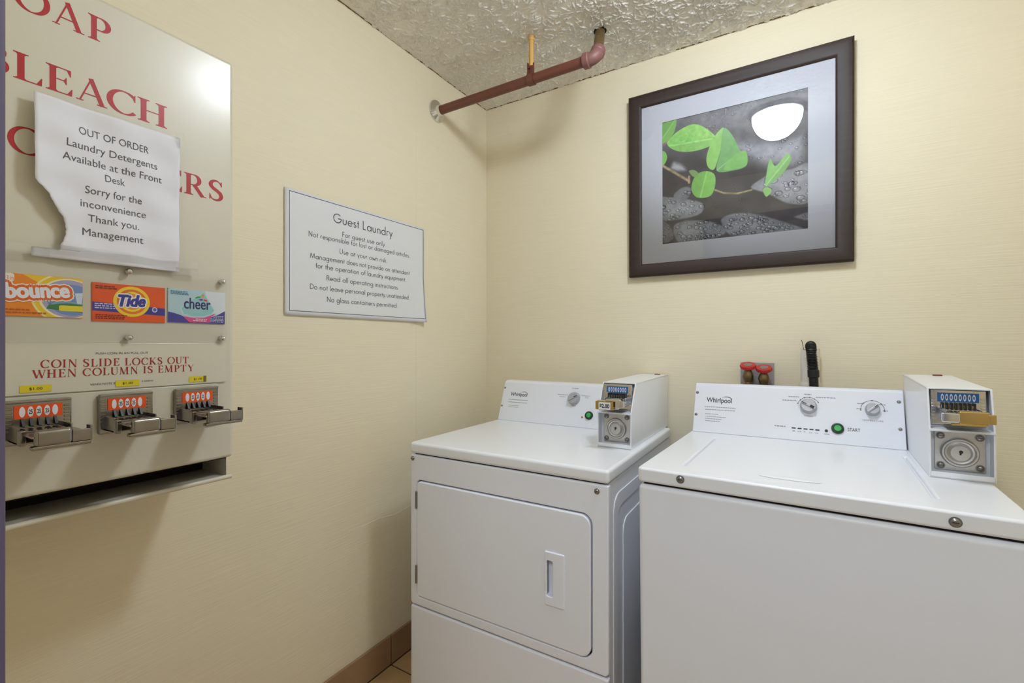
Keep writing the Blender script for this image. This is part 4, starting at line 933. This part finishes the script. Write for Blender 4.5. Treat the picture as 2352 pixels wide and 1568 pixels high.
# ---- washer
ZW = .934
o_ = WORLD.hit((1473, 1073), 2, ZW)
Wm = Frame(Tm(o_.x, o_.y, 0) @ Rz(R(-2.0)) @ Ry(R(-.55)))
ZWl = ZW
was = thing('washer', 'white top-loading coin-operated washing machine, right of the dryer', 'washing machine', Wm.M)
WW = Wm.hit((2300, 1126), 2, ZW).x; wdep = (-o_.y) - .135
za = (Wm.hit((1473, 1104), 1, 0).z + Wm.hit((2352, 1247), 1, 0).z) / 2
cl = Wm.hit((1590, 990), 2, ZW); ct = Wm.hit((1598, 883), 0, cl.x); cr = Wm.hit((2083, 1034), 2, ZW)
print('WASHER', o_, 'W', WW, 'apron', za, 'console', cl, ct, cr)
m = MB(); m.box((0, 0, .03), (WW, wdep, za - .006), r=.012, seg=4); m.box((.012, .012, za - .012), (WW - .012, wdep - .02, za + .004), mi=1); m.build('cabinet', [enamel_front, dark_fill], was)  # the dark box paints the shade in the gap under the top
m = MB(); m.box((.02, .03, .012), (WW - .02, wdep - .03, .034)); m.build('plinth', black_plastic, was)
g = [Wm.hit(p, 2, ZW) for p in ((2146, 1143), (2083, 1048), (1568, 1068), (1637, 1005))]
print('grooves', g)
rg0, rg1, lg0, lg1 = g
sl_ = [rrect(rg1.x - .006, rg0.y, rg1.x - .002, min(rg1.y, cl.y - .06), .0018), rrect(lg0.x + .002, lg0.y, lg0.x + .006, min(lg1.y, cl.y - .06), .0018)]
hth = ZW - za
m = MB(); Q = Rx(R(-90))
m.plate(rrect(-.002, -.002, WW + .002, wdep, .014), sl_, th=hth, bev=.0065, y=-ZW, M=Q)
m.box((.01, .01, za + .002), (WW - .01, wdep - .01, ZW - .0075)); m.build('top', enamel, was)
m = MB(); m.box((lg0.x + .021, .030, ZW - .003), (rg1.x - .021, cl.y - .015, ZW + .0004), r=.0004)
gp = Wm.hit((1812, 1103), 2, ZW); m.lathe([(.062, 0), (.05, .0012), (.03, .0022), (0, .0026)], 36, M=Tm(gp.x, gp.y + .012, ZW + .0010) @ Matrix.Diagonal((1, .22, 1, 1))); m.build('lid', enamel, was)
for p in ((1563, 1100), (2194, 1198)): a = Wm.hit(p, 1, 0); screw(was, Tm(a.x, -.002, a.z), .0078)
CM, CF, cln = console_frame(Wm, cl, ct); yb_ = ct.y + .0125
m = MB(); m.prism([(cl.y, ZW), (ct.y, ct.z), (ct.y + .010, ct.z + .007), (yb_, ct.z + .007), (yb_, ZW)], cl.x, cr.x, r=.003); con = m.build('console', console_white, was)
P_ = lambda p: CF.hit(p, 1, 0)
m = MB(); a, b = P_((1623, 922)), P_((1681, 920)); wordmark(m, a.x, a.z - .001, .0180, b.x - a.x, e, 0); m.build('wordmark', mat('console_ink', (60, 60, 66), .5), con, M=CM); m = MB()
a, b = P_((1947, 989)), P_((1976, 990)); text(m, 'START', a.x, a.z - .001, .0108, e, b.x - a.x, mi=0, gap=.1)
m.build('start_label', mat('console_ink', (60, 60, 66), .5), con, M=CM)
for k, (p, q_, hgt) in enumerate((((1619, 934), (1692, 938), .0024), ((1620, 940), (1689, 944), .0022), ((1620, 950), (1650, 952), .002), ((1620, 956), (1667, 958), .002), ((1620, 961), (1657, 963), .002), ((1620, 966), (1654, 967), .002), ((1811, 911), (1836, 913), .0026), ((1797, 919), (1829, 921), .0026), ((1847, 906), (1864, 907), .0026), ((1874, 913), (1919, 915), .0026), ((1779, 978), (1808, 981), .003), ((1969, 927), (1982, 928), .0024), ((2018, 930), (2038, 931), .0024), ((1967, 939), (1979, 940), .0024), ((2028, 944), (2042, 945), .0024), ((1820, 990), (1826, 991), .003), ((1832, 991), (1840, 992), .002), ((1846, 992), (1852, 993), .002), ((1858, 994), (1866, 995), .002), ((1872, 995), (1882, 996), .002), ((1893, 997), (1905, 998), .002), ((1999, 921), (2007, 921), .0024))):
    a, b = P_(p), P_(q_); m = MB(); dashes(m, a.x, b.x, a.z, hgt, e, seed=180 + k); m.build('small_print', pale_ink, con, M=CM)
a, b = P_((1980, 966)), P_((2029, 968)); m = MB(); text(m, 'TEMPERATURE', a.x, a.z, .0048, e, b.x - a.x); m.build('dial_caption', pale_ink, con, M=CM)
a, b = P_((1847, 956)), P_((1867, 957)); m = MB(); text(m, 'CYCLE', a.x, a.z, .0048, e, b.x - a.x); m.build('dial_caption', pale_ink, con, M=CM)
for (kc, kr_, ang0, ang1, nd) in (((1857, 933), .0305, 30, 165, 6), ((2004, 941), .0290, -5, 185, 5)):
    m = MB(); c_ = P_(kc); pv, pf = strip(arc(c_.x, c_.z, kr_, kr_, ang0, ang1), lambda t, u: .0010); m.add([(x, e, z) for x, z in pv], [f[::-1] for f in pf])
    for i in range(nd): an = R(ang0 + (ang1 - ang0) * i / (nd - 1)); m.flat(ell(c_.x + kr_ * math.cos(an), c_.z + kr_ * math.sin(an), .0016, .0016, 10), e - .0001)
    m.build('dial_marks', black_ink, con, M=CM)
c_ = P_((1857, 933)); o = knob(con, Tm(c_.x, 0, c_.z), abs(P_((1877, 935)).x - P_((1837, 931)).x) / 2, -62); o.matrix_local = CM
m = MB(); m.box((-.004, -.0245, -.0175), (.004, -.021, -.0055), r=.001, M=Tm(c_.x, 0, c_.z) @ Ry(R(-62))); m.build('knob_dot', black_ink, o); o.children[0].matrix_local = Matrix.Identity(4)
c_ = P_((2004, 941)); o = knob(con, Tm(c_.x, 0, c_.z), abs(P_((2022, 943)).x - P_((1986, 939)).x) / 2, 48); o.matrix_local = CM
c_ = P_((1924, 984)); o = start_button(con, Tm(c_.x, 0, c_.z), abs(P_((1939, 985)).x - P_((1909, 983)).x) / 2); o.matrix_local = CM
for i in range(5): a = P_((1823 + i * 13.6, 982.5 + i * 1.2)); m = MB(); m.box((-.0055, -.0012, -.0018), (.0055, 0, .0018), r=.0008, M=Tm(a.x, 0, a.z)); m.build('indicator_light', black_ink, con, M=CM)
a = P_((1898, 989)); m = MB(); m.lathe([(.0045, 0), (.004, .002), (0, .0024)], 16, M=Tm(a.x, 0, a.z) @ Rx(R(90))); m.build('indicator_light', black_ink, con, M=CM)
for p in ((1602, 901), (1599, 951), (2064.5, 923), (2068, 986)): a = P_(p); screw(con, CM @ Tm(a.x, 0, a.z), .0042)
b4 = Wm.hit((2293, 1115), 2, ZW); bl = Wm.hit((2135, 1093), 2, ZW); by = (b4.y + bl.y) / 2
bt = Wm.hit((2293, 996), 1, by); tp = Wm.hit((2280, 894), 0, b4.x); bk = Wm.hit((2187, 862), 0, b4.x)
print('washer box', b4, bl, bt, tp, bk)
coin_box(was, Wm, cr.x + .003, b4.x, by, ZW + .0005, bt.z, tp.y, tp.z, min(bk.y, -o_.y - .05), blue_card, brass, .082, None, lean=bk.z - tp.z)

# ------------------------------------------------------------------ plumbing behind the washer
a, b = WORLD.hit((1718, 838), 1, -.062), WORLD.hit((1754.5, 843), 1, -.062)
t = thing('valve_box', 'pair of old brass water taps with red handles on a grey wall plate', 'water valves', Tm((a.x + b.x) / 2, -.001, 1.075))
ox, oz = (a.x + b.x) / 2, 1.075
m = MB(); m.box((-.056, -.006, 0), (.056, 0, .104), r=.004); m.box((-.054, -.028, .0), (.054, -.004, .012), r=.004); m.build('wall_plate', mat('zinc', (176, 172, 170), .45, metal=.4, noise=((60, 60, 60), .25, 3)), t)
for p in (a, b):
    x = p.x - ox; zt_ = p.z - oz - (0 if p is a else .002); m = MB()
    m.cyl((x, -.004, zt_ - .052), (x, -.060, zt_ - .048), .013, 18); m.lathe([(.0, -.10), (.013, -.098), (.013, -.080), (.017, -.076), (.017, -.066), (.0125, -.062), (.016, -.050), (.019, -.040), (.016, -.028), (.011, -.018), (.011, -.006), (0, -.004)], 22, M=Tm(x, -.060, zt_))
    v_ = m.build('tap', old_brass, t); m = MB(); pts = [(.0275 * (1 if k % 2 == 0 else .90) * math.cos(R(k * 22.5)), .0275 * (1 if k % 2 == 0 else .90) * math.sin(R(k * 22.5))) for k in range(16)]
    bb = bmesh.new(); lo = [bb.verts.new((X_, Y_, -.006)) for X_, Y_ in pts]; hi = [bb.verts.new((X_, Y_, .006)) for X_, Y_ in pts]; bb.faces.new(lo[::-1]); bb.faces.new(hi)
    for k in range(16): bb.faces.new((lo[k], lo[(k + 1) % 16], hi[(k + 1) % 16], hi[k]))
    bmesh.ops.bevel(bb, geom=list(bb.edges), offset=.0018, segments=2, affect='EDGES'); TQ = Tm(x, -.060, zt_ - .004) @ Rx(R(22)); m.bm(bb, 0, TQ); m.lathe([(.014, .0055), (.014, .0068), (0, .0068)], 20, mi=1, M=TQ); m.build('red_handle', [red_handle, steel], v_)
c = WORLD.hit((1861, 800), 1, -.032)
t = thing('standpipe', 'white plastic drain pipe standing against the back wall behind the washer', 'pipe', Tm(c.x, -.032, .002))
m = MB(); m.lathe([(.0285, 0), (.0285, c.z - .002), (.0255, c.z - .001), (.0255, c.z - .15)], 32); m.lathe([(.032, c.z - .20), (.034, c.z - .19), (.034, c.z - .13), (.032, c.z - .12), (.0285, c.z - .12)], 32); m.build('pipe', pvc, t)
h = WORLD.hit((1864, 782), 1, -.060); hx_ = WORLD.hit((1870, 880), 1, -.100)
t = thing('drain_hose', 'black corrugated drain hose hooked into the white standpipe', 'hose', Tm(c.x, -.032, c.z))
pts = []
zt_ = h.z - c.z - .017
for k in range(9): pts.append((0, 0, -.14 + (zt_ - .028 + .14) * k / 8))
for k in range(1, 16): an = R(180 - 180 * k / 15); pts.append((.002 * k / 15, -.027 - .027 * math.cos(an), zt_ - .028 + .028 * math.sin(an)))
x_end = WORLD.hit((1868, 850), 1, -.085).x - c.x
zc_ = WORLD.hit((1867, 852), 1, -.085).z - c.z
for k in range(1, 24): pts.append((.002 + (x_end - .002) * k / 23, -.054 + .002 * k / 23, zt_ - .028 + (zc_ - zt_ + .028) * k / 23))
P3 = [Vector(p) for p in pts]; fine, rad_ = [], []
for i in range(len(P3) - 1):
    for s_ in range(4): fine.append(P3[i].lerp(P3[i + 1], s_ / 4))
acc = 0
for i, p in enumerate(fine):
    acc += (p - fine[i - 1]).length if i else 0; rad_.append(.0148 + .0016 * math.cos(acc / .0052 * 2 * math.pi))
m = MB(); m.tube(fine, rad_, 20); m.build('corrugated_hose', hose_black, t)
m = MB(); en = fine[-1]; m.cyl(en + Vector((0, 0, .004)), en + Vector((.001, 0, -.022)), .0172, 24, bev=.002); m.cyl(en + Vector((.001, 0, -.02)), en + Vector((.006, .002, -.20)), .0135, 20); m.build('hose_cuff', black_plastic, t)
m = MB(); m.tube([(-.020, -.050, -.004), (-.022, -.048, .012), (-.026, -.046, .03)], .0009, 6); m.tube([Vector((.0178 * math.cos(R(q_)), -.054 + .0178 * math.sin(R(q_)), -.004)) for q_ in range(0, 361, 20)], .0012, 6); m.build('cable_tie', black_plastic, t)
